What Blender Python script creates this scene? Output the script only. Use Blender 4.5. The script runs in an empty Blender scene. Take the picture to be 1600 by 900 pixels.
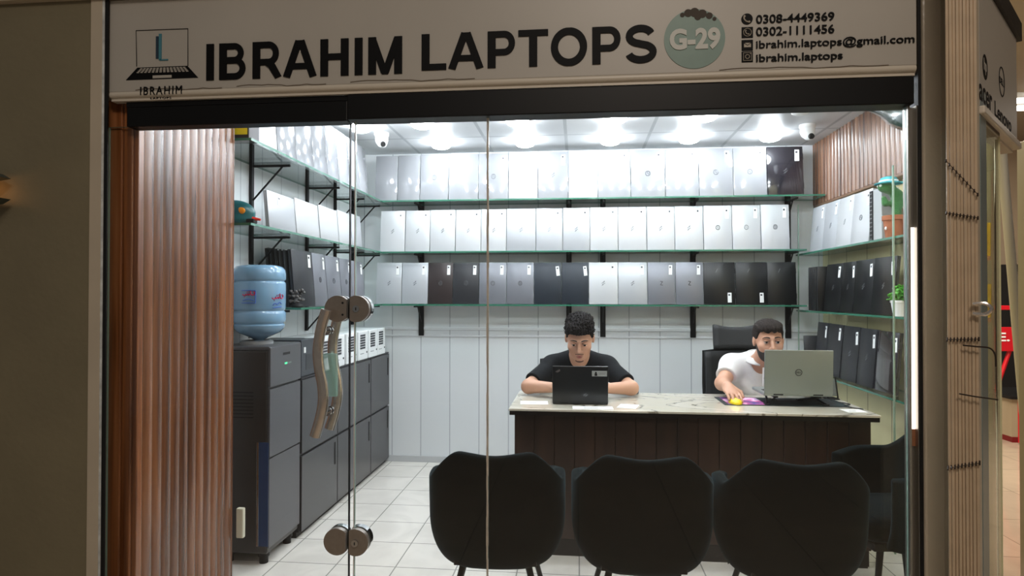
import bpy, bmesh, math, random
import numpy as np
from mathutils import Vector, Matrix, Euler
random.seed(7)
S = bpy.context.scene
COL = S.collection
PI = math.pi

# ------------------------------------------------------------------ camera
FOC, YAW, PITCH, ROLL, EYE = 1000.0, 0.1032, 0.0113, -0.001, 1.36
def _cam_axes():
    cy, sy = math.cos(YAW), math.sin(YAW); cp, sp = math.cos(PITCH), math.sin(PITCH); cr, sr = math.cos(ROLL), math.sin(ROLL)
    Rz = Matrix(((cy, -sy, 0), (sy, cy, 0), (0, 0, 1)))
    Rx = Matrix(((1, 0, 0), (0, cp, -sp), (0, sp, cp)))
    Ry = Matrix(((cr, 0, sr), (0, 1, 0), (-sr, 0, cr)))
    return Rz @ Rx @ Ry
CAX = _cam_axes()
cam_d = bpy.data.cameras.new('camera'); cam = bpy.data.objects.new('camera', cam_d); COL.objects.link(cam)
cam_d.sensor_width = 36.0; cam_d.lens = FOC / 1600 * 36.0; cam_d.clip_start = 0.05; cam_d.clip_end = 100
r_, f_, u_ = CAX.col[0], CAX.col[1], CAX.col[2]
cam.matrix_world = Matrix(((r_[0], u_[0], -f_[0], 0), (r_[1], u_[1], -f_[1], 0), (r_[2], u_[2], -f_[2], EYE), (0, 0, 0, 1)))
S.camera = cam

# ------------------------------------------------------------------ light, exposure
S.view_settings.view_transform = 'Standard'; S.view_settings.look = 'None'
S.view_settings.exposure = 0.0; S.view_settings.gamma = 1.0; S.view_settings.use_curve_mapping = False
S.cycles.transparent_max_bounces = 32; S.cycles.max_bounces = 10
W = bpy.data.worlds.new('world'); S.world = W; W.use_nodes = True
bg = W.node_tree.nodes['Background']; bg.inputs[0].default_value = (1.0, 0.94, 0.86, 1); bg.inputs[1].default_value = 0.095
LAMP_EMIT = 80.0
def area(name, loc, size, power, color, rot=(0, 0, 0)):
    l = bpy.data.lights.new(name, 'AREA'); l.size = size; l.energy = power; l.color = color
    o = bpy.data.objects.new(name, l); o.location = loc; o.rotation_euler = rot; COL.objects.link(o); return o
area('corridor_light', (0.3, -1.2, 4.1), 1.2, 33, (1.0, 0.92, 0.83))
area('corridor_light', (0.6, -1.1, 3.7), 0.4, 27, (1.0, 0.84, 0.70), (math.radians(25), 0, 0))
area('mall_light', (2.8, 5.4, 3.1), 1.2, 190, (1.0, 0.90, 0.78))

# ------------------------------------------------------------------ measuring: a photo pixel onto a plane of the place
def ray(px, py):
    return CAX @ Vector(((px - 800) / FOC, 1.0, (450 - py) / FOC))
def at_Y(px, py, y): r = ray(px, py); q = r * (y / r.y); return Vector((q.x, y, q.z + EYE))
def at_X(px, py, x): r = ray(px, py); q = r * (x / r.x); return Vector((x, q.y, q.z + EYE))
def at_Z(px, py, z): r = ray(px, py); q = r * ((z - EYE) / r.z); return Vector((q.x, q.y, z))

# ------------------------------------------------------------------ materials
def lin(c): return tuple(((v / 255) / 12.92 if v / 255 <= 0.04045 else ((v / 255 + 0.055) / 1.055) ** 2.4) for v in c)
_M = {}
def mat(name, rgb, rough=0.5, metal=0.0, coat=0.0, emit=0.0, noise=0.0, nscale=8.0, bump=0.0, bscale=60.0, sheen=0.0, trans=0.0, spec=0.5):
    if name in _M: return _M[name]
    m = bpy.data.materials.new(name); m.use_nodes = True; nt = m.node_tree; p = nt.nodes['Principled BSDF']
    c = lin(rgb) + (1,)
    p.inputs['Base Color'].default_value = c; p.inputs['Roughness'].default_value = rough; p.inputs['Metallic'].default_value = metal
    p.inputs['Coat Weight'].default_value = coat; p.inputs['Sheen Weight'].default_value = sheen; p.inputs['Specular IOR Level'].default_value = spec
    p.inputs['Transmission Weight'].default_value = trans
    if emit: p.inputs['Emission Color'].default_value = c; p.inputs['Emission Strength'].default_value = emit
    tc = nt.nodes.new('ShaderNodeTexCoord')
    if noise:
        n = nt.nodes.new('ShaderNodeTexNoise'); n.inputs['Scale'].default_value = nscale; n.inputs['Detail'].default_value = 5
        r = nt.nodes.new('ShaderNodeValToRGB'); d = max(0, 1 - noise); u = 1 + noise * 0.5
        r.color_ramp.elements[0].position = .3; r.color_ramp.elements[1].position = .7
        r.color_ramp.elements[0].color = tuple(min(1, v * d) for v in c[:3]) + (1,); r.color_ramp.elements[1].color = tuple(min(1, v * u) for v in c[:3]) + (1,)
        nt.links.new(tc.outputs['Object'], n.inputs['Vector']); nt.links.new(n.outputs['Fac'], r.inputs[0]); nt.links.new(r.outputs[0], p.inputs['Base Color'])
    if bump:
        n2 = nt.nodes.new('ShaderNodeTexNoise'); n2.inputs['Scale'].default_value = bscale; n2.inputs['Detail'].default_value = 3
        b = nt.nodes.new('ShaderNodeBump'); b.inputs['Strength'].default_value = bump; b.inputs['Distance'].default_value = .01
        nt.links.new(tc.outputs['Object'], n2.inputs['Vector']); nt.links.new(n2.outputs['Fac'], b.inputs['Height']); nt.links.new(b.outputs[0], p.inputs['Normal'])
    _M[name] = m; return m
def glass(name, tint, ior=1.5, rough=0.0, refl=1.0):
    m = bpy.data.materials.new(name); m.use_nodes = True; nt = m.node_tree
    for n in list(nt.nodes): nt.nodes.remove(n)
    o = nt.nodes.new('ShaderNodeOutputMaterial'); t = nt.nodes.new('ShaderNodeBsdfTransparent'); g = nt.nodes.new('ShaderNodeBsdfGlossy')
    g.inputs['Roughness'].default_value = rough; t.inputs[0].default_value = tuple(tint) + (1,)
    f = nt.nodes.new('ShaderNodeFresnel'); f.inputs[0].default_value = ior
    ge = nt.nodes.new('ShaderNodeNewGeometry'); mr = nt.nodes.new('ShaderNodeMapRange'); mr.inputs['To Min'].default_value = ior; mr.inputs['To Max'].default_value = 1 / ior
    nt.links.new(ge.outputs['Backfacing'], mr.inputs['Value']); nt.links.new(mr.outputs[0], f.inputs[0])      # same reflectance from both sides of the pane
    mu = nt.nodes.new('ShaderNodeMath'); mu.operation = 'MULTIPLY'; mu.inputs[1].default_value = refl
    x = nt.nodes.new('ShaderNodeMixShader')
    nt.links.new(f.outputs[0], mu.inputs[0]); nt.links.new(mu.outputs[0], x.inputs[0])
    nt.links.new(t.outputs[0], x.inputs[1]); nt.links.new(g.outputs[0], x.inputs[2]); nt.links.new(x.outputs[0], o.inputs[0])
    _M[name] = m; return m
def brickmat(name, c1, c2, mortar, w, h, msize, rough=.25, offset=0.0, axes='XY', shift=(0, 0), vein=0.0, coat=0.0):
    m = bpy.data.materials.new(name); m.use_nodes = True; nt = m.node_tree; p = nt.nodes['Principled BSDF']
    tc = nt.nodes.new('ShaderNodeTexCoord'); sp = nt.nodes.new('ShaderNodeSeparateXYZ'); cb = nt.nodes.new('ShaderNodeCombineXYZ')
    nt.links.new(tc.outputs['Object'], sp.inputs[0])
    for k, a in enumerate(axes):
        ad = nt.nodes.new('ShaderNodeMath'); ad.operation = 'ADD'; ad.inputs[1].default_value = shift[k]
        nt.links.new(sp.outputs[a], ad.inputs[0]); nt.links.new(ad.outputs[0], cb.inputs[k])
    b = nt.nodes.new('ShaderNodeTexBrick'); b.offset = offset; b.squash = 1.0
    b.inputs['Scale'].default_value = 1.0; b.inputs['Brick Width'].default_value = w; b.inputs['Row Height'].default_value = h
    b.inputs['Mortar Size'].default_value = msize; b.inputs['Mortar Smooth'].default_value = .1; b.inputs['Bias'].default_value = 0
    b.inputs['Color1'].default_value = lin(c1) + (1,); b.inputs['Color2'].default_value = lin(c2) + (1,); b.inputs['Mortar'].default_value = lin(mortar) + (1,)
    nt.links.new(cb.outputs[0], b.inputs['Vector'])
    src = b.outputs['Color']
    if vein:
        n = nt.nodes.new('ShaderNodeTexNoise'); n.inputs['Scale'].default_value = 3.5; n.inputs['Detail'].default_value = 8; n.inputs['Distortion'].default_value = 1.5
        nt.links.new(tc.outputs['Object'], n.inputs['Vector'])
        r = nt.nodes.new('ShaderNodeValToRGB'); r.color_ramp.elements[0].position = .35; r.color_ramp.elements[1].position = .6
        r.color_ramp.elements[0].color = (1 - vein, 1 - vein, 1 - vein, 1); r.color_ramp.elements[1].color = (1, 1, 1, 1)
        mx = nt.nodes.new('ShaderNodeMix'); mx.data_type = 'RGBA'; mx.blend_type = 'MULTIPLY'; mx.inputs[0].default_value = 1
        nt.links.new(n.outputs['Fac'], r.inputs[0]); nt.links.new(src, mx.inputs[6]); nt.links.new(r.outputs[0], mx.inputs[7]); src = mx.outputs[2]
    nt.links.new(src, p.inputs['Base Color']); p.inputs['Roughness'].default_value = rough; p.inputs['Coat Weight'].default_value = coat
    _M[name] = m; return m
def woodmat(name, dark, mid, light, rough=.35, stretch=(26, 26, 0.9), coat=.3):
    m = bpy.data.materials.new(name); m.use_nodes = True; nt = m.node_tree; p = nt.nodes['Principled BSDF']
    tc = nt.nodes.new('ShaderNodeTexCoord'); mp = nt.nodes.new('ShaderNodeMapping'); mp.inputs['Scale'].default_value = stretch
    n = nt.nodes.new('ShaderNodeTexNoise'); n.inputs['Scale'].default_value = 1.0; n.inputs['Detail'].default_value = 7; n.inputs['Distortion'].default_value = .6
    r = nt.nodes.new('ShaderNodeValToRGB'); e = r.color_ramp.elements
    e[0].position = .32; e[0].color = lin(dark) + (1,); e[1].position = .72; e[1].color = lin(light) + (1,); k = e.new(.5); k.color = lin(mid) + (1,)
    nt.links.new(tc.outputs['Object'], mp.inputs[0]); nt.links.new(mp.outputs[0], n.inputs['Vector']); nt.links.new(n.outputs['Fac'], r.inputs[0]); nt.links.new(r.outputs[0], p.inputs['Base Color'])
    p.inputs['Roughness'].default_value = rough; p.inputs['Coat Weight'].default_value = coat; p.inputs['Coat Roughness'].default_value = .25
    _M[name] = m; return m

# ------------------------------------------------------------------ mesh building
class MB:
    def __init__(s): s.bm = bmesh.new(); s.mi = 0
    def _mark(s, verts):
        fs = set()
        for v in verts:
            for f in v.link_faces: fs.add(f)
        for f in fs: f.material_index = s.mi
        return list(fs)
    def box(s, c, d, rot=None, bev=0.0, seg=2):
        r = bmesh.ops.create_cube(s.bm, size=1.0); vs = r['verts']
        for v in vs: v.co = Vector((v.co.x * d[0], v.co.y * d[1], v.co.z * d[2]))
        if bev > 0:
            es = list({e for v in vs for e in v.link_edges})
            rr = bmesh.ops.bevel(s.bm, geom=es, offset=bev, segments=seg, affect='EDGES', profile=.5)
            vs = list({v for f in rr['faces'] for v in f.verts} | {v for v in vs if v.is_valid})
        M = Matrix.Translation(Vector(c)) @ (Euler(rot).to_matrix().to_4x4() if rot else Matrix())
        bmesh.ops.transform(s.bm, matrix=M, verts=vs); s._mark(vs); return s
    def box2(s, a, b, bev=0.0, seg=2):
        a, b = Vector(a), Vector(b); return s.box((a + b) / 2, tuple(abs(x) for x in (b - a)), None, bev, seg)
    def cyl(s, p0, p1, r0, r1=None, n=20, caps=True):
        p0, p1 = Vector(p0), Vector(p1); r1 = r0 if r1 is None else r1; ax = p1 - p0
        r = bmesh.ops.create_cone(s.bm, cap_ends=caps, cap_tris=False, segments=n, radius1=r0, radius2=max(r1, 1e-5), depth=ax.length)
        M = Matrix.Translation((p0 + p1) / 2) @ ax.to_track_quat('Z', 'Y').to_matrix().to_4x4()
        bmesh.ops.transform(s.bm, matrix=M, verts=r['verts']); s._mark(r['verts']); return s
    def ball(s, c, r, sc=(1, 1, 1), rot=None, u=20, v=12):
        q = bmesh.ops.create_uvsphere(s.bm, u_segments=u, v_segments=v, radius=r)
        M = Matrix.Translation(Vector(c)) @ (Euler(rot).to_matrix().to_4x4() if rot else Matrix()) @ Matrix.Diagonal((sc[0], sc[1], sc[2], 1))
        bmesh.ops.transform(s.bm, matrix=M, verts=q['verts']); s._mark(q['verts']); return s
    def tube(s, pts, r, n=10, closed=False):
        pts = [Vector(p) for p in pts]; rs = r if isinstance(r, (list, tuple)) else [r] * len(pts); rings = []
        prev = None
        for i, p in enumerate(pts):
            a = pts[i - 1] if (i > 0 or closed) else p; b = pts[(i + 1) % len(pts)] if (i < len(pts) - 1 or closed) else p
            t = (b - a).normalized()
            if prev is None: x = t.orthogonal().normalized()
            else: x = (prev - t * prev.dot(t)).normalized()
            prev = x; y = t.cross(x)
            rings.append([s.bm.verts.new(p + (x * math.cos(2 * PI * k / n) + y * math.sin(2 * PI * k / n)) * rs[i]) for k in range(n)])
        m = len(rings); vs = [v for q in rings for v in q]
        for i in range(m if closed else m - 1):
            A, B = rings[i], rings[(i + 1) % m]
            for k in range(n): s.bm.faces.new((A[k], A[(k + 1) % n], B[(k + 1) % n], B[k]))
        if not closed: s.bm.faces.new(rings[0][::-1]); s.bm.faces.new(rings[-1])
        s._mark(vs); return s
    def lathe(s, prof, c=(0, 0, 0), n=28, cap=True):
        c = Vector(c); rings = []
        for (r, z) in prof: rings.append([s.bm.verts.new(c + Vector((r * math.cos(2 * PI * k / n), r * math.sin(2 * PI * k / n), z))) for k in range(n)])
        for i in range(len(rings) - 1):
            A, B = rings[i], rings[i + 1]
            for k in range(n): s.bm.faces.new((A[k], A[(k + 1) % n], B[(k + 1) % n], B[k]))
        if cap: s.bm.faces.new(rings[0][::-1]); s.bm.faces.new(rings[-1])
        s._mark([v for q in rings for v in q]); return s
    def prism(s, poly, M, d):
        """poly (x,z) extruded along local y by d, placed by matrix M"""
        A = [s.bm.verts.new(M @ Vector((x, 0, z))) for x, z in poly]; B = [s.bm.verts.new(M @ Vector((x, d, z))) for x, z in poly]
        n = len(poly); s.bm.faces.new(A); s.bm.faces.new(B[::-1])
        for k in range(n): s.bm.faces.new((A[k], B[k], B[(k + 1) % n], A[(k + 1) % n]))
        s._mark(A + B); return s
    def grid(s, rows):
        R = [[s.bm.verts.new(p) for p in row] for row in rows]
        for i in range(len(R) - 1):
            for j in range(len(R[0]) - 1): s.bm.faces.new((R[i][j], R[i][j + 1], R[i + 1][j + 1], R[i + 1][j]))
        s._mark([v for q in R for v in q]); return s
    def mesh(s, name, mats, smooth=False):
        bmesh.ops.recalc_face_normals(s.bm, faces=s.bm.faces)
        me = bpy.data.meshes.new(name); s.bm.to_mesh(me); s.bm.free()
        for m in (mats if isinstance(mats, (list, tuple)) else [mats]): me.materials.append(m)
        if smooth:
            me.polygons.foreach_set('use_smooth', [True] * len(me.polygons))
            try: me.set_sharp_from_angle(angle=math.radians(38))
            except Exception: pass
        return me
def obj(name, mb, mats=None, parent=None, smooth=False, loc=None):
    me = mb.mesh(name, mats, smooth) if isinstance(mb, MB) else mb
    o = bpy.data.objects.new(name, me); COL.objects.link(o)
    if parent is not None: o.parent = parent
    if loc is not None: o.location = loc
    return o
def tag(o, label=None, cat=None, group=None, kind=None):
    if label: o['label'] = label
    if cat: o['category'] = cat
    if group: o['group'] = group
    if kind: o['kind'] = kind
    return o
def thing(name, label, cat, loc=(0, 0, 0), rot=(0, 0, 0), group=None):
    o = bpy.data.objects.new(name, None); COL.objects.link(o); o.location = loc; o.rotation_euler = rot; o.empty_display_size = .05
    return tag(o, label, cat, group)
def struct(name, mb, mats, smooth=False, label=None):
    o = obj(name, mb, mats, None, smooth); o['kind'] = 'structure'
    if label: o['label'] = label
    return o
def text_mesh(txt, w=None, h=None, depth=.002, bold=0.0, space=1.0):
    """text in local XZ (reads along +x, up +z, front toward -y), lower left at the origin, fitted to w x h"""
    cu = bpy.data.curves.new('text', 'FONT'); cu.body = txt; cu.size = 1.0; cu.offset = bold; cu.extrude = .02; cu.space_character = space; cu.resolution_u = 4
    o = bpy.data.objects.new('text', cu); COL.objects.link(o)
    dg = bpy.context.evaluated_depsgraph_get(); me = bpy.data.meshes.new_from_object(o.evaluated_get(dg))
    bpy.data.objects.remove(o); bpy.data.curves.remove(cu)
    vs = [v.co.copy() for v in me.vertices]
    x0 = min(v.x for v in vs); x1 = max(v.x for v in vs); y0 = min(v.y for v in vs); y1 = max(v.y for v in vs)
    sy = h / (y1 - y0) if h else 1; sx = w / (x1 - x0) if w else sy
    if not h: sy = sx
    for v, c in zip(me.vertices, vs): v.co = ((c.x - x0) * sx, -(c.z + .02) / .04 * depth, (c.y - y0) * sy)
    me.materials.clear()
    return me
def text(name, txt, m, parent, loc, w=None, h=None, depth=.002, bold=0.0, rot=(0, 0, 0), space=1.0):
    me = text_mesh(txt, w, h, depth, bold, space); me.materials.append(m)
    o = bpy.data.objects.new(name, me); COL.objects.link(o); o.parent = parent; o.location = loc; o.rotation_euler = rot
    return o

# ------------------------------------------------------------------ distance-field modelling (people, plush)
class Field:
    def __init__(s, lo, hi, h):
        s.lo = np.array(lo, np.float32); s.h = h; s.n = tuple(int(math.ceil((b - a) / h)) + 1 for a, b in zip(lo, hi))
        s.a = np.full(s.n, .08, np.float32)
    def _sub(s, lo, hi):
        i0 = [max(0, int(math.floor((l - o) / s.h))) for l, o in zip(lo, s.lo)]; i1 = [min(n, int(math.ceil((l - o) / s.h)) + 1) for l, o, n in zip(hi, s.lo, s.n)]
        if any(b <= a for a, b in zip(i0, i1)): return None
        sl = tuple(slice(a, b) for a, b in zip(i0, i1))
        g = [s.lo[k] + s.h * np.arange(i0[k], i1[k], dtype=np.float32) for k in range(3)]
        return sl, np.stack(np.meshgrid(*g, indexing='ij'), -1)
    def put(s, fn, lo, hi, k=.02, op='add'):
        m = max(k, .01) + .03
        q = s._sub([l - m for l in lo], [l + m for l in hi])
        if q is None: return
        sl, P = q; d = fn(P).astype(np.float32); a = s.a[sl]
        if op == 'add':
            hh = np.maximum(k - np.abs(a - d), 0) / k if k > 0 else 0
            s.a[sl] = np.minimum(a, d) - hh * hh * k * .25
        else:
            d = -d; hh = np.maximum(k - np.abs(a - d), 0) / k if k > 0 else 0
            s.a[sl] = np.maximum(a, d) + hh * hh * k * .25
    def cap(s, a, b, ra, rb=None, k=.02, op='add'):
        rb = ra if rb is None else rb; A = np.array(a, np.float32); B = np.array(b, np.float32); AB = B - A; L = float(AB @ AB) + 1e-12; R = max(ra, rb)
        def f(P):
            t = np.clip(((P - A) @ AB) / L, 0, 1); return np.linalg.norm(P - A - t[..., None] * AB, axis=-1) - (ra + (rb - ra) * t)
        s.put(f, np.minimum(A, B) - R, np.maximum(A, B) + R, k, op)
    def ell(s, c, r, k=.02, op='add', R=None):
        c = np.array(c, np.float32); r = np.array(r, np.float32); Rm = np.eye(3, dtype=np.float32) if R is None else np.array(R, np.float32)
        def f(P):
            q = (P - c) @ Rm; k0 = np.linalg.norm(q / r, axis=-1); k1 = np.linalg.norm(q / (r * r), axis=-1) + 1e-6; return k0 * (k0 - 1) / k1
        m = float(r.max()) if R is not None else r
        s.put(f, c - m, c + m, k, op)
    def cut(s, fn):
        g = [s.lo[k] + s.h * np.arange(s.n[k], dtype=np.float32) for k in range(3)]
        P = np.stack(np.meshgrid(*g, indexing='ij'), -1); s.a = np.maximum(s.a, fn(P).astype(np.float32))
    def mesh(s, name, mats, shift=(0, 0, 0), smooth_iter=0):
        A = s.a; A = np.pad(A, 1, constant_values=.05); lo = s.lo - s.h; ins = A < 0
        nx, ny, nz = A.shape; c = np.zeros((nx - 1, ny - 1, nz - 1), np.int8)
        for dx in (0, 1):
            for dy in (0, 1):
                for dz in (0, 1): c += ins[dx:nx - 1 + dx, dy:ny - 1 + dy, dz:nz - 1 + dz]
        I = np.argwhere((c > 0) & (c < 8)); idx = -np.ones(c.shape, np.int32); idx[tuple(I.T)] = np.arange(len(I))
        acc = np.zeros((len(I), 3)); cnt = np.zeros(len(I))
        cor = [(a, b, d) for a in (0, 1) for b in (0, 1) for d in (0, 1)]
        val = {q: A[I[:, 0] + q[0], I[:, 1] + q[1], I[:, 2] + q[2]] for q in cor}
        for q in cor:
            for ax in range(3):
                if q[ax] == 0:
                    w = list(q); w[ax] = 1; w = tuple(w); va, vb = val[q], val[w]; mk = (va < 0) != (vb < 0)
                    t = np.where(mk, va / np.where(mk, va - vb, 1), 0); p = np.tile(np.array(q, float), (len(I), 1)); p[:, ax] = t
                    acc += p * mk[:, None]; cnt += mk
        V = lo + s.h * (I + acc / np.maximum(cnt, 1)[:, None]) - np.array(shift)
        F = []
        for ax in range(3):
            sl0 = [slice(None)] * 3; sl1 = [slice(None)] * 3; sl0[ax] = slice(0, -1); sl1[ax] = slice(1, None)
            a, b = ins[tuple(sl0)], ins[tuple(sl1)]
            for (m, flip) in ((a & ~b, False), (~a & b, True)):
                E = np.argwhere(m)
                if not len(E): continue
                o1, o2 = [(1, 2), (2, 0), (0, 1)][ax]
                E = E[(E[:, o1] > 0) & (E[:, o2] > 0)]
                d1 = np.zeros(3, int); d1[o1] = 1; d2 = np.zeros(3, int); d2[o2] = 1
                q = [idx[tuple((E - d1 - d2).T)], idx[tuple((E - d2).T)], idx[tuple(E.T)], idx[tuple((E - d1).T)]]
                F.append(np.stack(q if not flip else q[::-1], 1))
        F = np.concatenate(F); F = F[(F >= 0).all(1)]
        me = bpy.data.meshes.new(name); me.vertices.add(len(V)); me.vertices.foreach_set('co', V.astype(np.float32).ravel())
        me.loops.add(F.size); me.loops.foreach_set('vertex_index', F.astype(np.int32).ravel())
        me.polygons.add(len(F)); me.polygons.foreach_set('loop_start', np.arange(0, F.size, 4, dtype=np.int32))
        try: me.polygons.foreach_set('loop_total', np.full(len(F), 4, np.int32))
        except Exception: pass
        me.update(calc_edges=True); me.validate()
        me.polygons.foreach_set('use_smooth', [True] * len(me.polygons))
        for m in (mats if isinstance(mats, (list, tuple)) else [mats]): me.materials.append(m)
        return me
ORD = ['first', 'second', 'third', 'fourth', 'fifth', 'sixth', 'seventh', 'eighth', 'ninth', 'tenth', 'eleventh', 'twelfth', 'thirteenth', 'fourteenth', 'fifteenth', 'sixteenth']
# ------------------------------------------------------------------ shared materials
wallm = brickmat('pvc_wall_panel', (226, 229, 231), (222, 226, 229), (172, 178, 184), .24, 30, .004, rough=.32, axes='XZ', shift=(.32, 10))
wallm_side = brickmat('pvc_wall_panel_side', (226, 229, 231), (222, 226, 229), (172, 178, 184), .24, 30, .004, rough=.32, axes='YZ', shift=(.05, 10))
beigem = brickmat('beige_wall_panel', (206, 196, 150), (196, 188, 146), (120, 112, 84), .32, 30, .005, rough=.4, axes='YZ', shift=(.1, 10))
ceilm = brickmat('ceiling_panel', (214, 216, 218), (210, 213, 216), (176, 180, 184), .6, .6, .012, rough=.4, axes='XY', shift=(.09 + 1.2, .17))
floorm = brickmat('floor_tile', (238, 233, 225), (232, 227, 218), (160, 158, 152), .305, .31, .0035, rough=.18, axes='XY', shift=(.30 + 3.05 - .0, .27), vein=.12)
mallfloorm = brickmat('mall_floor_tile', (178, 160, 138), (170, 152, 132), (140, 124, 106), .6, .6, .004, rough=.12, axes='XY', vein=.1)
woodm = woodmat('fluted_wood', (66, 36, 18), (108, 64, 36), (136, 86, 52), rough=.26)
woodm_dark = woodmat('dark_desk_wood', (26, 16, 13), (44, 28, 22), (58, 38, 30), rough=.4, stretch=(9, 9, 1.2), coat=.2)
paint_beige = mat('beige_paint', (204, 190, 168), .45, noise=.08, nscale=5)
paint_olive = mat('olive_wall_paint', (134, 124, 98), .6, noise=.12, nscale=3, bump=.15, bscale=30)
black_metal = mat('black_metal', (9, 9, 10), .45, spec=.3)
black_matte = mat('black_matte', (7, 7, 8), .6)
white_plastic = mat('white_plastic', (236, 238, 238), .35)
steel = mat('brushed_steel', (222, 214, 206), .2, .85, coat=.3, noise=.08, nscale=40)
chrome = mat('polished_chrome', (205, 205, 205), .12, 1.0)
alum = mat('aluminium', (170, 166, 158), .35, .9)
pane_m = glass('pane_glass', (.955, .965, .962))
shelf_m = glass('shelf_glass', (.92, .962, .948), refl=.9)
edge_m = mat('glass_edge_green', (50, 112, 90), .2, coat=.5)
edge_pale = mat('glass_edge_pale', (150, 178, 165), .2, coat=.5)
lampm = mat('lamp_diffuser', (243, 249, 255), .4, emit=LAMP_EMIT)
paper = mat('white_paper', (240, 241, 240), .7)

# ------------------------------------------------------------------ setting: the shop
B = 5.136
def poly_slab(pts, z0, z1):
    m = MB(); a = [m.bm.verts.new((x, y, z0)) for x, y in pts]; b = [m.bm.verts.new((x, y, z1)) for x, y in pts]; n = len(pts)
    m.bm.faces.new(a[::-1]); m.bm.faces.new(b)
    for k in range(n): m.bm.faces.new((a[k], a[(k + 1) % n], b[(k + 1) % n], b[k]))
    return m
struct('floor', poly_slab([(-1.95, 1.96), (1.12, 1.96), (1.93, 3.25), (1.93, 5.25), (-1.95, 5.25)], -.06, 0), floorm)
struct('wall_back', MB().box2((-1.95, B, 0), (1.93, 5.25, 2.6)), wallm)
struct('wall_left', MB().box2((-1.95, 2.85, 0), (-1.83, B, 2.6)), wallm_side)
struct('wall_right', MB().box2((1.87, 3.2, 0), (1.93, B, 2.6)), beigem)
struct('ceiling', poly_slab([(-1.95, 2.06), (1.12, 2.06), (1.93, 3.25), (1.93, 5.25), (-1.95, 5.25)], 2.52, 2.6), ceilm)
struct('trim_1', MB().box2((-1.83, B - .012, 1.075), (1.87, B, 1.10), .004).box2((-1.83, B - .010, 1.02), (1.87, B, 1.035), .003), mat('pvc_trim', (214, 217, 220), .3))
struct('baseboard_back', MB().box2((-1.83, B - .012, 0), (1.87, B, .05), .003), mat('pvc_skirting', (188, 190, 192), .4))
def flutes(p0, dirv, nrm, length, z0, z1, pitch, depth, back):
    """a fluted board: ribs along z; p0 start on the plan, dirv along, nrm outward"""
    m = MB(); n = int(length / pitch * 10); pts = []
    for i in range(n + 1):
        t = length * i / n; ph = (t / pitch) % 1.0
        d = depth * (abs(math.sin(PI * ph)) ** .6)
        pts.append((p0[0] + dirv[0] * t + nrm[0] * d, p0[1] + dirv[1] * t + nrm[1] * d))
    pts += [(p0[0] + dirv[0] * length - nrm[0] * back, p0[1] + dirv[1] * length - nrm[1] * back), (p0[0] - nrm[0] * back, p0[1] - nrm[1] * back)]
    A = [m.bm.verts.new((x, y, z0)) for x, y in pts]; Bv = [m.bm.verts.new((x, y, z1)) for x, y in pts]; k = len(pts)
    for i in range(k): m.bm.faces.new((A[i], A[(i + 1) % k], Bv[(i + 1) % k], Bv[i]))
    m.bm.faces.new(A[::-1]); m.bm.faces.new(Bv)
    return m
woodr = woodmat('fluted_wood_greyed', (74, 50, 38), (116, 82, 62), (138, 104, 82), rough=.26)
struct('trim_2', flutes((1.81, 3.2), (0, 1), (-1, 0), B - 3.201, 2.05, 2.52, .06, .014, .058), woodr, True, 'fluted brown wood cladding along the top of the right wall')
struct('trim_3', flutes((-1.61, 2.06), (0, 1), (1, 0), .79, 0, 2.52, .056, .006, .34), woodm, True, 'fluted brown wood pilaster inside the glass at the left')
struct('trim_4', MB().box2((-1.588, 2.012, 0), (-1.535, 2.055, 2.0199), .004).box2((-1.532, 2.016, 0), (-1.50, 2.05, 2.0199), .004).box2((-1.497, 2.022, 0), (-1.482, 2.05, 1.98), .003), woodmat('trim_wood', (104, 58, 30), (160, 98, 56), (190, 128, 84), rough=.3), False, 'narrow brown wood strips beside the left glass')
struct('trim_5', flutes((1.835, 3.21), (0, 1), (-1, 0), .51, 1.70, 2.035, .03, .008, .03), mat('white_ribbed_board', (226, 230, 228), .35), True, 'white ribbed board on the right wall behind the cactus toy')
struct('trim_6', MB().box2((1.80, 3.2, 2.032), (1.87, B, 2.05), .003), mat('ledge_brown', (120, 92, 72), .4))
# chamfered front right corner of the room
def slab(a, b, z0, z1, t):
    a, b = Vector((a[0], a[1], 0)), Vector((b[0], b[1], 0)); d = (b - a); M = Matrix.Translation((a + b) / 2 + Vector((0, 0, (z0 + z1) / 2))) @ Matrix.Rotation(math.atan2(d.y, d.x), 4, 'Z')
    m = MB(); m.box((0, t / 2, 0), (d.length, t, z1 - z0)); bmesh.ops.transform(m.bm, matrix=M, verts=m.bm.verts); return m
struct('wall_corner', slab((1.304, 2.13), (1.925, 3.165), 0, 2.6, .012), beigem)
struct('wall_front', MB().box2((-1.95, 2.0, 2.02), (1.06, 2.058, 2.6)), paint_beige)

# ------------------------------------------------------------------ setting: outside the shop
struct('floor_mall', MB().box2((-5, -4, -.06), (14, 1.958, 0)).box2((1.9301, 1.9581, -.06), (14, 16, 0)), mallfloorm)
struct('floor_mall_corner', poly_slab([(1.1201, 1.9581), (1.93, 1.9581), (1.93, 3.2499)], -.06, 0), mallfloorm)
PX = lambda px, y: at_Y(px, 450, y).x
struct('wall_left_outside', MB().box2((-4.2, 1.955, 0), (PX(139, 1.955), 2.1, 2.36)), paint_olive)
struct('trim_7', MB().box2((PX(139, 1.953) + .001, 1.950, 0), (PX(157, 1.953), 1.9545, 2.36), .001), paint_beige, False, 'beige frame strip between olive wall and shopfront')
struct('trim_8', MB().box2((PX(157, 1.953) + .0004, 1.951, 0), (PX(160.5, 1.953), 1.9545, 2.335), .0005), mat('worn_white_strip', (225, 228, 226), .5, noise=.35, nscale=25))
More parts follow.
